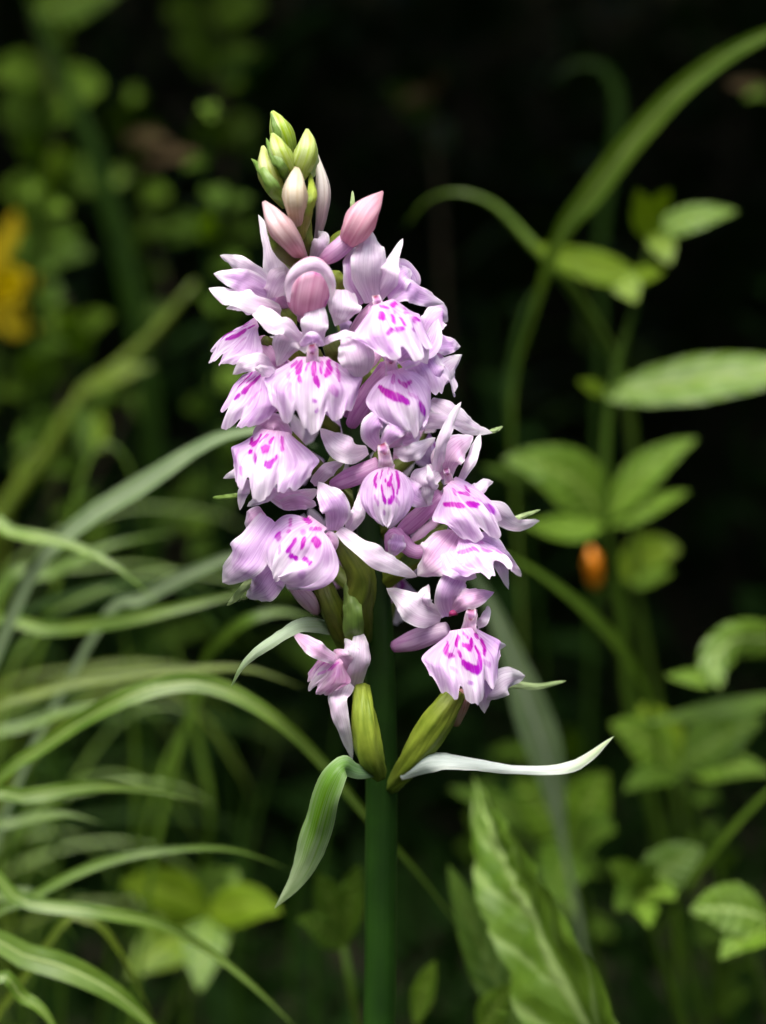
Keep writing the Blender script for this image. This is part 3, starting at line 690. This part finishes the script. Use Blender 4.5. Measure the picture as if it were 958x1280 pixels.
# --- florets round the back of the spike, in the round
def back_floret(py, az, sc_, seed):
    a0 = at(axis_px(py+70), py+70, 0); c = at(axis_px(py), py, 0)
    y_ = R(az)
    out = Vector((math.sin(y_), -math.cos(y_), 0)); rt = Vector((math.cos(y_), math.sin(y_), 0)); z = Vector((0, 0, 1))
    rad = .0135*sc_
    T = c + out*rad
    f = tube('flower', [a0, a0*.5+T*.5+out*.002, T], [.0009, .0014, .0009], M['ovary'], orchid, 12, 12, 6, .1, 1.5)
    lip(f, None, yaw=az, pitch=22, w=.0125*sc_, l=.0105*sc_, curl=55, seed=seed, world=T)
    k = .001*sc_
    def rb(nm, pts, wd, cc):
        ribbon(nm, [T+rt*a*k+out*b*k+z*e*k for a, b, e in pts], [q*k for q in wd], M['petal'], f, 0, .4, 12, 5, pcol(PC[cc]), face=out)
    for s in (-1, 1):
        rb('sepal', [(s*1, -.5, .5), (s*3.5, .5, 2.2), (s*6.5, -.5, 4)], [1.6, 4, .8], 'W')
        rb('petal', [(s*.6, 0, .6), (s*1.6, 1.6, 2.4), (s*.6, 1.8, 4.6)], [1.4, 3, .8], 'L')
    rb('sepal', [(0, -.6, .6), (0, .2, 3), (0, 1.2, 5.6)], [1.6, 3.6, .8], 'W')
    tube('spur', [T, T-out*.004*sc_-z*.003*sc_, T-out*.006*sc_-z*.007*sc_], [.0009, .0013, .0006], M['petal'], f, 10, 10, colf=lambda u, v: Pi)
for i, (py, az, s) in enumerate([(390, 178, .7), (430, 120, .85), (450, 225, .85), (500, 170, 1), (545, 118, 1), (565, 232, 1), (620, 172, 1.05), (660, 122, 1.05), (690, 225, 1.05), (740, 168, 1)]):
    back_floret(py, az, s, 40+i)

# ------------------------------------------------------------------ the plants round it
def W3(P, w):
    return [q*pxm(p) for q, p in zip(w, P)]
def blade(parent, pts, wid, root=None, mat='grass', turn=0, cup=.3, name='blade', n=26, tip=True, fold=0):
    """grass blade; pts (px, py, depth m) from the root side to the tip; root = ground (x, y)"""
    P = [at(*p) for p in pts]
    W_ = W3(P, wid)
    turn = (abs(turn)+8)*(1 if pts[-1][0] >= pts[0][0] else -1)
    if root:
        g = Vector((root[0], root[1], gz(*root)-.004))
        a = P[0]
        midp = g*.5 + a*.5 + Vector((0, 0, max(0, (a.z-g.z))*.18))
        P = [g, midp] + P; W_ = [W_[0]*.5, W_[0]*.8] + W_
    return ribbon(name, P, [q*.74 for q in W_], M[mat], parent, turn, 0, n, 9, fold=.22, tip=tip, wav=.10, taper=.45, twist=random.uniform(-25, 25))
def stalk(parent, pts, wid, root, mat='grass_yellow', name='stem', n=26):
    P = [at(*p) for p in pts]
    R_ = [q/2 for q in W3(P, wid)]
    g = Vector((root[0], root[1], gz(*root)-.004))
    P = [g, g*.45+P[0]*.55] + P; R_ = [R_[0]]*2 + R_
    return tube(name, P, R_, M[mat], parent, n, 8)
PROF = [.25, .8, 1.0, .85, .5, .08]
def leaf(parent, a, b, w, mat='leaf', turn=20, cup=.15, fold=.25, bow=(0, 0, 0), name='leaf', serr=0, n=20):
    """leaf from base a to tip b, (px, py, depth m); bow bends its middle in px, px, m"""
    turn = abs(turn)*(1 if b[0] >= a[0] else -1)
    pts = []
    for i in range(6):
        t = i/5; k = 4*t*(1-t)
        pts.append(at(*[a[j]+(b[j]-a[j])*t + bow[j]*k for j in range(3)]))
    return ribbon(name, pts, W3(pts, [w*q for q in PROF]), M[mat], parent, turn, cup, n, 9, fold=fold, serr=serr, wav=.07)
def root_thing(name, label, cat, root, group=None):
    return thing(name, label, cat, (root[0], root[1], gz(*root)), group)
def near(r, s=.012):
    return (r[0]+random.uniform(-s, s), r[1]+random.uniform(-s, s))

# grass tufts beside the orchid
r = (-.125, .13)
t = root_thing('grass_tuft', 'grass tuft whose broad grey-green blade reaches behind the orchid\'s pink lips', 'grass', r, 'grass tufts beside the orchid')
blade(t, [(20, 760, .10), (90, 665, .09), (180, 605, .08), (265, 552, .07), (335, 538, .06), (400, 560, .05)], [24, 34, 40, 38, 28, 6], near(r), 'grass_grey', -12, .5)
blade(t, [(120, 790, .12), (180, 748, .11), (240, 716, .10), (310, 690, .09), (370, 690, .08)], [14, 24, 30, 24, 8], near(r), 'grass_grey', 15, .4)
blade(t, [(-50, 672, .10), (20, 668, .09), (90, 682, .085), (150, 712, .08), (205, 762, .08)], [22, 24, 24, 18, 5], near(r), 'grass_pale', 10, .5)
blade(t, [(0, 745, .16), (60, 718, .16), (140, 682, .16), (225, 664, .17)], [20, 26, 24, 8], near(r), 'grass', -20, .4)
blade(t, [(-40, 800, .12), (70, 787, .11), (180, 770, .10), (285, 745, .10), (340, 735, .10)], [18, 24, 28, 22, 6], near(r), 'grass_pale', -15, .45)
blade(t, [(250, 850, .14), (272, 805, .13), (310, 775, .12), (360, 765, .12), (410, 785, .12)], [14, 20, 24, 18, 5], near((-.06, .14)), 'grass', -10, .4)
r = (-.15, .10)
t = root_thing('grass_tuft', 'grass tuft with a long silvery blade arching down past the orchid\'s lowest green bract', 'grass', r, 'grass tufts beside the orchid')
blade(t, [(-30, 1010, .06), (60, 930, .055), (140, 880, .05), (210, 856, .05), (270, 858, .05), (340, 895, .05), (400, 950, .055), (460, 1022, .06), (530, 1100, .07), (610, 1210, .08)], [18, 24, 30, 34, 32, 28, 26, 24, 18, 5], near(r), 'grass_pale', 12, .5, n=40)
blade(t, [(-40, 920, .10), (50, 866, .10), (140, 846, .10), (230, 838, .10), (310, 836, .10), (385, 862, .10)], [22, 24, 24, 22, 20, 6], near(r), 'grass_yellow', -10, .4)
blade(t, [(-50, 960, .09), (40, 905, .09), (130, 880, .09), (200, 880, .09)], [20, 26, 22, 6], near(r), 'grass', 12, .4)
blade(t, [(-60, 1020, .05), (40, 995, .05), (120, 983, .055), (190, 988, .06), (255, 1006, .06)], [20, 26, 24, 18, 4], near(r), 'grass_pale', 8, .4)
blade(t, [(-60, 1050, .07), (10, 1030, .07), (80, 1018, .07), (130, 1030, .07)], [18, 24, 20, 5], near(r), 'grass', -10, .4)
blade(t, [(165, 1060, .20), (168, 950, .20), (160, 830, .20), (150, 760, .2)], [10, 12, 10, 4], (-.085, .22), 'grass', 10, .3)
blade(t, [(262, 1030, .20), (250, 940, .20), (228, 840, .20), (205, 760, .2)], [12, 14, 12, 4], (-.06, .22), 'grass', 10, .3)
blade(t, [(180, 1050, .18), (205, 960, .18), (250, 870, .18), (270, 830, .18)], [10, 12, 10, 4], (-.075, .2), 'grass', 10, .3)
r = (-.12, .05)
t = root_thing('grass_tuft', 'low grass tuft with a broad pale blade and thin blades crossing over round leaves', 'grass', r, 'grass tufts beside the orchid')
blade(t, [(-40, 1180, .05), (40, 1122, .05), (120, 1082, .05), (200, 1064, .05), (290, 1062, .055), (370, 1090, .06)], [16, 18, 20, 20, 18, 5], near(r), 'grass', 10, .4)
blade(t, [(-50, 1095, .04), (30, 1128, .04), (120, 1140, .04), (200, 1156, .045), (260, 1188, .05), (320, 1236, .05), (385, 1300, .05)], [18, 24, 24, 22, 20, 18, 10], near(r), 'grass_pale', -10, .4, n=32)
blade(t, [(-60, 1190, .03), (40, 1198, .03), (110, 1222, .03), (170, 1262, .03), (230, 1330, .03)], [30, 44, 50, 46, 20], near(r), 'grass_pale', 10, .35)
blade(t, [(-20, 1238, .02), (30, 1248, .02), (60, 1272, .02), (90, 1330, .02)], [22, 26, 26, 12], near(r), 'grass_pale', 10, .4)
blade(t, [(-40, 1160, .07), (20, 1118, .07), (60, 1130, .07), (100, 1180, .07)], [22, 26, 22, 6], near(r), 'grass', 10, .4)
blade(t, [(60, 1180, .06), (110, 1150, .06), (150, 1190, .06), (200, 1290, .06)], [14, 18, 16, 8], near(r), 'grass_yellow', 10, .4)
rg = random.Random(5)
tufts = [o for o in COL.objects if o.name.startswith('grass_tuft')]
for i in range(30):
    tt = tufts[i % 3]
    d = rg.uniform(.13, .34); y0 = rg.uniform(720, 1250); x1 = rg.uniform(60, 400); up_ = rg.uniform(10, 220)
    x0 = rg.uniform(-90, 60)
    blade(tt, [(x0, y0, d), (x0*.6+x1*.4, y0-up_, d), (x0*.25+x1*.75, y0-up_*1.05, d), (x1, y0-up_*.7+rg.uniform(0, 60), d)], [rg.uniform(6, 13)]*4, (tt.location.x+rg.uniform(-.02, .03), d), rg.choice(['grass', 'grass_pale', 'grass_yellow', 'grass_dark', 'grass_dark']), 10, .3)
for i in range(12):
    tt = tufts[i % 3]
    d = rg.uniform(.16, .32); x0 = rg.uniform(20, 420); lean = rg.uniform(-70, 70); top = rg.uniform(720, 980)
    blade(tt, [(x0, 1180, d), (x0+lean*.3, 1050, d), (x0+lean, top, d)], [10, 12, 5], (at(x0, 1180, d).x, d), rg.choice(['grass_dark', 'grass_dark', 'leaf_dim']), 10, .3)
# straight yellow-green stalk with a side leaf
r = (-.20, .34)
t = root_thing('grass_stalk', 'straight yellow-green stalk with one short side leaf', 'grass', r)
stalk(t, [(-20, 690, .32), (10, 632, .32), (60, 565, .32), (100, 500, .32), (180, 430, .32), (246, 352, .32)], [22, 22, 20, 17, 15, 8], r, 'grass_yellow')
leaf(t, (95, 492, .32), (192, 458, .31), 26, 'grass_yellow', 30, bow=(0, -6, 0))
leaf(t, (100, 500, .32), (110, 580, .31), 30, 'leaf_dim', 30)
# dark blade leaning across the top
r = (-.09, .42)
t = root_thing('dark_grass_blade', 'wide dark green blade leaning back in shade', 'grass', r)
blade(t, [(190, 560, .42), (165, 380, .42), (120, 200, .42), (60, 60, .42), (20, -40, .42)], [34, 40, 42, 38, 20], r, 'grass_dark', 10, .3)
# great arching blade
r = (.045, .26)
t = root_thing('arching_grass', 'long thick pale green blade arching high into the open', 'grass', r)
blade(t, [(640, 520, .22), (665, 400, .20), (700, 296, .18), (742, 240, .17), (800, 165, .16), (870, 95, .15), (960, 42, .14), (1060, 20, .13)], [8, 10, 26, 42, 52, 58, 60, 30], r, 'grass_pale', 10, .5, n=40)
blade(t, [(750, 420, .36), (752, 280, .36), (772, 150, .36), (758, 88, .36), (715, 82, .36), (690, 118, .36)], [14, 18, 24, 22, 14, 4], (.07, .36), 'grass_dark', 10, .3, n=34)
# bent grey stalk
r = (.115, .30)
t = root_thing('bent_stalk', 'thin grey-green stalk bent over in a hook with a drooping end', 'grass', r)
stalk(t, [(800, 760, .25), (792, 560, .23), (775, 466, .22), (740, 400, .21), (703, 345, .20), (662, 302, .20), (620, 258, .20), (575, 241, .20), (535, 250, .205), (505, 285, .21)], [9, 11, 14, 15, 14, 12, 8, 5, 3, 1], r, 'grass_pale', n=44)
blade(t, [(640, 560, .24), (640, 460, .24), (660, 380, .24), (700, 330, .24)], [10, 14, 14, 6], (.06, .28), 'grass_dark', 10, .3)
# broad leaved plant with paired leaves
r = (.105, .24)
t = root_thing('leafy_plant', 'tall plant with paired broad leaves and a long leaf reaching out from its middle joint', 'plant', r)
stalk(t, [(790, 900, .21), (775, 740, .205), (757, 640, .20), (765, 490, .20), (795, 380, .20), (812, 300, .20), (818, 262, .20)], [14, 13, 12, 10, 8, 6, 4], r, 'leaf_dim', n=30)
leaf(t, (758, 494, .20), (1040, 458, .19), 74, 'leaf', 38, bow=(0, -4, 0), n=40, serr=.05)
leaf(t, (758, 490, .20), (722, 476, .19), 20, 'leaf_lime', 20)
leaf(t, (752, 648, .20), (628, 575, .19), 76, 'leaf', -15, bow=(15, -18, 0))
leaf(t, (752, 625, .20), (600, 582, .19), 26, 'leaf_dim', 20)
leaf(t, (752, 655, .20), (655, 655, .18), 40, 'leaf', 30, bow=(0, 6, 0))
leaf(t, (760, 648, .20), (872, 548, .19), 54, 'leaf', 30, bow=(-6, -10, 0), serr=.05)
leaf(t, (762, 655, .20), (862, 614, .185), 34, 'leaf', 35)
leaf(t, (800, 345, .20), (665, 305, .19), 44, 'leaf_lime', 20, bow=(0, 6, 0))
leaf(t, (790, 345, .20), (830, 340, .19), 26, 'leaf_lime', -20)
leaf(t, (775, 340, .20), (795, 378, .19), 36, 'leaf_lime', 10)
leaf(t, (815, 290, .20), (922, 264, .19), 40, 'leaf', 30, bow=(0, -4, 0))
leaf(t, (818, 300, .20), (796, 236, .19), 38, 'leaf_lime', 0)
leaf(t, (815, 270, .20), (838, 236, .19), 26, 'leaf_lime', 0)
leaf(t, (818, 285, .20), (838, 330, .19), 34, 'leaf_lime', 15)
# orange flower bud beside a leaf
r = (.10, .30)
t = root_thing('orange_flower', 'small closed orange flower on a thin stem beside a green leaf', 'flower', r)
stalk(t, [(800, 900, .26), (798, 800, .25), (770, 745, .245), (744, 730, .24)], [9, 9, 8, 6], r, 'leaf_dim')
P = [at(x, y, .24) for x, y in ((744, 735), (743, 722), (741, 702), (739, 684))]
tube('bud', P, W3(P, [3, 9.5, 9.5, 2]), M['orange'], t, 14, 12, 5, .12, .5)
for dx in (-9, 9): leaf(t, (744, 736, .24), (742+dx, 690, .232), 13, 'orange', dx*4, .4, name='petal')
leaf(t, (778, 720, .25), (850, 688, .24), 56, 'leaf_lime', 15, bow=(0, -10, 0))
leaf(t, (785, 722, .25), (840, 716, .235), 36, 'leaf', 30)
# blades behind the lowest flowers
r = (.085, .20)
t = root_thing('leaning_grass', 'grey-green grass blade leaning from the dark towards the orchid\'s lower flowers', 'grass', r)
blade(t, [(815, 900, .17), (795, 840, .16), (760, 792, .15), (715, 748, .14), (660, 708, .13), (590, 672, .12)], [12, 18, 24, 26, 26, 10], r, 'grass', 12, .4)
r = (.06, .17)
t = root_thing('leaning_grass', 'wide blurred grey blade standing behind the thin white bract', 'grass', r)
blade(t, [(705, 1060, .15), (684, 950, .14), (664, 890, .135), (640, 820, .13), (606, 740, .125), (570, 690, .12)], [14, 56, 66, 56, 44, 12], r, 'grass_grey', 8, .35)
# big wrinkled leaf
r = (.055, .075)
t = root_thing('broad_leaf_plant', 'broad wrinkled lance-shaped leaf with a pale midrib beside the orchid stem', 'plant', r)
P = [at(*p) for p in [(800, 1420, .030), (738, 1290, .038), (686, 1190, .048), (645, 1110, .060), (615, 1040, .075), (592, 968, .092)]]
g = Vector((r[0], r[1], gz(*r)))
ribbon('leaf', [g, g*.5+P[0]*.5] + P, W3([P[0]]*2+P, [20, 60, 130, 156, 138, 104, 60, 2]), M['leaf_pale'], t, 40, .0, 60, 15, fold=.32, wav=.13)
leaf(t, (650, 1300, .07), (560, 1080, .08), 60, 'leaf_dim', 20)
leaf(t, (600, 1290, .06), (640, 1230, .05), 46, 'leaf', -20)
# curled leaf plant
r = (.17, .20)
t = root_thing('curled_leaf_plant', 'plant with thick curled pale green leaves hanging in a hook', 'plant', r)
stalk(t, [(1010, 1000, .18), (1010, 850, .17), (1000, 800, .16)], [12, 12, 10], r, 'leaf_dim')
P = [at(*p) for p in [(1010, 800, .16), (960, 800, .155), (920, 800, .15), (893, 826, .145), (900, 862, .14)]]
ribbon('leaf', P, W3(P, [24, 46, 48, 42, 8]), M['leaf_pale'], t, 15, .3, 24, 9, fold=.2)
leaf(t, (905, 850, .145), (832, 845, .14), 26, 'leaf', 25)
leaf(t, (1000, 870, .16), (800, 905, .15), 30, 'leaf_dim', 35)
# rosette of lobed leaves
def rosette(label, r, leaves, name='rosette_plant', hub=None, group=None):
    t = root_thing(name, label, 'plant', r, group)
    stalk(t, [hub], [10], r, 'leaf_dim', n=10)
    for a, b, wd, mat, turn in leaves: leaf(t, a, b, wd, mat, turn, bow=(0, -8, 0), serr=.12)
    return t
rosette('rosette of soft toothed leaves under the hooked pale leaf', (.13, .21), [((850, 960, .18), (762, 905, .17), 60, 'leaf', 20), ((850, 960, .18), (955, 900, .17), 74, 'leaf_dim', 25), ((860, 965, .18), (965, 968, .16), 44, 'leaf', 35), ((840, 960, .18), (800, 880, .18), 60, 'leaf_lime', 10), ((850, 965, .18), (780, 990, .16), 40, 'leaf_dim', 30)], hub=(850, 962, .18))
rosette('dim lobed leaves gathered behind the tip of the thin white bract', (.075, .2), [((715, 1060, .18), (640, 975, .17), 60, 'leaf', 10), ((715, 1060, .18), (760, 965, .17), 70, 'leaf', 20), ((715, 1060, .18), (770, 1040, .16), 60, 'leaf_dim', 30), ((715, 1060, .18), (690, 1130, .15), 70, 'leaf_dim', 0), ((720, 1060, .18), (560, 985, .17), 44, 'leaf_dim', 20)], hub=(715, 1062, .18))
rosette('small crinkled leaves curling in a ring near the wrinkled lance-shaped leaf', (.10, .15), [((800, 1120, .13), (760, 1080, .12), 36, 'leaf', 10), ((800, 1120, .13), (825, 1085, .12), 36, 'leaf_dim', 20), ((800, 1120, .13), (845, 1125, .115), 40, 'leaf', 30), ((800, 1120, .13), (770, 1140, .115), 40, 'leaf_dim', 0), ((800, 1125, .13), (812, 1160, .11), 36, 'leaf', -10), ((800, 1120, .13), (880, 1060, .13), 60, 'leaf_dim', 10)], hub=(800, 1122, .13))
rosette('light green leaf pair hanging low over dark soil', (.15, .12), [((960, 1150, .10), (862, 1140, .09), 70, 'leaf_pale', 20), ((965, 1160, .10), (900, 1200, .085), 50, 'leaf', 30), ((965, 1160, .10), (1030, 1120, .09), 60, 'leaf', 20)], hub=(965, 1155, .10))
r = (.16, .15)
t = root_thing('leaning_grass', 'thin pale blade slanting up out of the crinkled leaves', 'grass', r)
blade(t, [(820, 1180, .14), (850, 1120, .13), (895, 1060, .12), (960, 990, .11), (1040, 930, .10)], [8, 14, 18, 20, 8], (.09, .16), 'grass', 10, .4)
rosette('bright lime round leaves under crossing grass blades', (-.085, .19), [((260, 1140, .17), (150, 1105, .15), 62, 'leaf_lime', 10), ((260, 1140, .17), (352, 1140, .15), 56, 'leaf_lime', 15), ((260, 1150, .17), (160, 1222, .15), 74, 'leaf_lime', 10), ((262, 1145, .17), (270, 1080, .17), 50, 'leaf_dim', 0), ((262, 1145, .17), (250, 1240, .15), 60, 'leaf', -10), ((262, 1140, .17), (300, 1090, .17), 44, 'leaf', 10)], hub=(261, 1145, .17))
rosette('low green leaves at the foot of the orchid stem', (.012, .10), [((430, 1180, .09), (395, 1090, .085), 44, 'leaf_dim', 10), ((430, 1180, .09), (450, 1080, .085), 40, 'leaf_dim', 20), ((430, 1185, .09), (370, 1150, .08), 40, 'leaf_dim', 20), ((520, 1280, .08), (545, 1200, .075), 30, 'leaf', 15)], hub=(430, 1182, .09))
# yellow flower at the side
r = (-.27, .44)
t = root_thing('yellow_flower', 'ruffled yellow flower with orange-tinged petals on a green stem', 'flower', r)
stalk(t, [(-30, 560, .42), (-5, 440, .42), (0, 390, .42)], [12, 12, 14], r, 'leaf_dim')
for b_, wd, tn in (((-30, 280, .41), 56, 10), ((20, 262, .41), 50, -20), ((55, 330, .40), 52, 25), ((48, 410, .40), 46, -15), ((-40, 400, .395), 60, 10), ((10, 330, .39), 44, 0), ((25, 375, .39), 40, 30)):
    leaf(t, (0, 385, .42), b_, wd, 'yellow', tn, .5, 0, name='petal')
# shaded leafy sprays beyond
def spray(label, stem, r, leaves, mat='twig', group=None):
    t = root_thing('leafy_spray', label, 'plant', r, group)
    stalk(t, stem, [8]*len(stem), r, mat)
    for a, b, wd, m_, tn in leaves: leaf(t, a, b, wd, m_, tn, bow=(0, -6, 0))
    return t
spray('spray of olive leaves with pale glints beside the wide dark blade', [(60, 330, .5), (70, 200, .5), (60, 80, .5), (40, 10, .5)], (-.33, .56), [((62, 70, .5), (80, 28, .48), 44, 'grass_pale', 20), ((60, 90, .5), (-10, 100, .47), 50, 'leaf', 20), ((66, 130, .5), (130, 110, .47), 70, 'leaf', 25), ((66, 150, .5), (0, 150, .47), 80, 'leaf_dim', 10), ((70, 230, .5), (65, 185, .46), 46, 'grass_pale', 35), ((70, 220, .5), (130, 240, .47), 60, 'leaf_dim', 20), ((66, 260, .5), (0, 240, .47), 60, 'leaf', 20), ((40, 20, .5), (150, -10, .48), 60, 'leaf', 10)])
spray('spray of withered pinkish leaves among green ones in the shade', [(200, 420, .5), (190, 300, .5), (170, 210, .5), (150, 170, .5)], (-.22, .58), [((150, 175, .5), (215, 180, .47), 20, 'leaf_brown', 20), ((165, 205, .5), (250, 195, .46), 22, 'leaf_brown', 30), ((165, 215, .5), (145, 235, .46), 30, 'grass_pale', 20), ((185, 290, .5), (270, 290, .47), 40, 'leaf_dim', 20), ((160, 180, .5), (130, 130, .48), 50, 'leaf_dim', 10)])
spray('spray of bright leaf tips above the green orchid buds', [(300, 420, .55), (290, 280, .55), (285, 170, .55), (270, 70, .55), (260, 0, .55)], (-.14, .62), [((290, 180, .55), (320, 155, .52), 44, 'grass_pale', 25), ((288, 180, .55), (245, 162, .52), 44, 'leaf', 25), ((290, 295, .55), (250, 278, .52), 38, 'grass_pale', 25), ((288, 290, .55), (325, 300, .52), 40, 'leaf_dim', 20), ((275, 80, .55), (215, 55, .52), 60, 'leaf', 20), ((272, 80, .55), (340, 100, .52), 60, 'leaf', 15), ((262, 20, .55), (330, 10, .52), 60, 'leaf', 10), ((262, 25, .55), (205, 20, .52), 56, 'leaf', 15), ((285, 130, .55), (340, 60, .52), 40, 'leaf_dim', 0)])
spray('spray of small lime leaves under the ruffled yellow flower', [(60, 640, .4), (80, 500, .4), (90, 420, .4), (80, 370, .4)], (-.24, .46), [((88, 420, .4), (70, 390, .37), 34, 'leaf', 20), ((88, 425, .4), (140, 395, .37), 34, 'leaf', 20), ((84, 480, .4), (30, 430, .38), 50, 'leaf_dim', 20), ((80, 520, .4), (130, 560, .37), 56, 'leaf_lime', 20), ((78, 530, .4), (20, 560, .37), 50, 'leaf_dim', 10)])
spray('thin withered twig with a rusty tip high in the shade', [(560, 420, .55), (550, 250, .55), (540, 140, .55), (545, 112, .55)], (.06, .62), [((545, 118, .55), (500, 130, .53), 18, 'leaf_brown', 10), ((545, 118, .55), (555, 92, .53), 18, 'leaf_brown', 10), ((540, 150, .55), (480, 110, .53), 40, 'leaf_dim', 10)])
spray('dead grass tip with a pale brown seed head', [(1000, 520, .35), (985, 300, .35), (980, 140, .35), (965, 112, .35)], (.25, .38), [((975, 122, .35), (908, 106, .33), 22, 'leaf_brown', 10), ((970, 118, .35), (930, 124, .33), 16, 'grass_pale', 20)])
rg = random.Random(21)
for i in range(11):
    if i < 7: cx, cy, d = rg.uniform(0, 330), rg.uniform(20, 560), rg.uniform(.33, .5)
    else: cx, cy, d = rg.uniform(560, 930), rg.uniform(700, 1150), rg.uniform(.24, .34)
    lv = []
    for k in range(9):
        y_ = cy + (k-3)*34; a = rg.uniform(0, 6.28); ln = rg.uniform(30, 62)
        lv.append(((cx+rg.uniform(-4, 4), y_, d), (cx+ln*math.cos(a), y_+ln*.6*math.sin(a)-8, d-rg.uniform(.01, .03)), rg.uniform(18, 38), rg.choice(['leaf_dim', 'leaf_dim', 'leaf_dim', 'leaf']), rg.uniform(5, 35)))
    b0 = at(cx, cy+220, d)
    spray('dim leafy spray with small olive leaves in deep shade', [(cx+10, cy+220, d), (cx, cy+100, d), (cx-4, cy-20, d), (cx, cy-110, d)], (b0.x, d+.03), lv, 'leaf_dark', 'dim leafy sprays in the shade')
# undergrowth: alike shaded plants, copied
def undergrowth(seed, mats, label, grp, ratio, nl, h):
    rg = random.Random(seed)
    t = thing('undergrowth_plant', label, 'plant', (0, 0, 0), grp)
    pts = [Vector((0, 0, -.01)), Vector((.01, 0, h*.4)), Vector((-.01, .01, h*.75)), Vector((.01, -.01, h))]
    tube('stem', pts, [.0014, .0013, .001, .0006], M['leaf_dark'], t, 10, 6)
    for i in range(nl):
        z = h*(.12 + .88*i/(nl-1)); a = i*2.4 + rg.uniform(-.3, .3)
        d = Vector((math.cos(a), math.sin(a), 0)); ln = rg.uniform(.03, .06)*(1.15-.5*i/nl)*(1.4 if ratio < .3 else 1)
        p0 = Vector((0, 0, z))
        ribbon('leaf', [p0, p0+d*ln*.5+Vector((0, 0, ln*.25)), p0+d*ln+Vector((0, 0, ln*rg.uniform(-.2, .25)))], [ln*.12, ln*ratio, ln*.03], M[mats[i % len(mats)]], t, 0, .1, 8, 5, fold=.25, face=Vector((0, 0, 1)))
    return t
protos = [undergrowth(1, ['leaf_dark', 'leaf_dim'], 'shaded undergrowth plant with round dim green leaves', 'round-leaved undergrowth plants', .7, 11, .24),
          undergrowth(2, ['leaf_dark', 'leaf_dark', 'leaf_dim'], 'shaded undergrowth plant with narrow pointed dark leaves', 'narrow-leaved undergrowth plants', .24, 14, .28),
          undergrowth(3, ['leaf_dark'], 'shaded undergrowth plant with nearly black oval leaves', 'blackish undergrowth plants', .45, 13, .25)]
rg = random.Random(11)
used = set()
for i in range(42):
    y = rg.uniform(.42, 1.05); x = rg.uniform(-.22, .22)*(1+y*1.3)
    j = (0, 2, 1, 2)[i % 4] if x < .02 else (2, 1)[i % 2]
    p = protos[j]
    if j in used:
        c = p.copy(); COL.objects.link(c)
        for ch in p.children:
            k = ch.copy(); COL.objects.link(k); k.parent = c
        p = c
    used.add(j)
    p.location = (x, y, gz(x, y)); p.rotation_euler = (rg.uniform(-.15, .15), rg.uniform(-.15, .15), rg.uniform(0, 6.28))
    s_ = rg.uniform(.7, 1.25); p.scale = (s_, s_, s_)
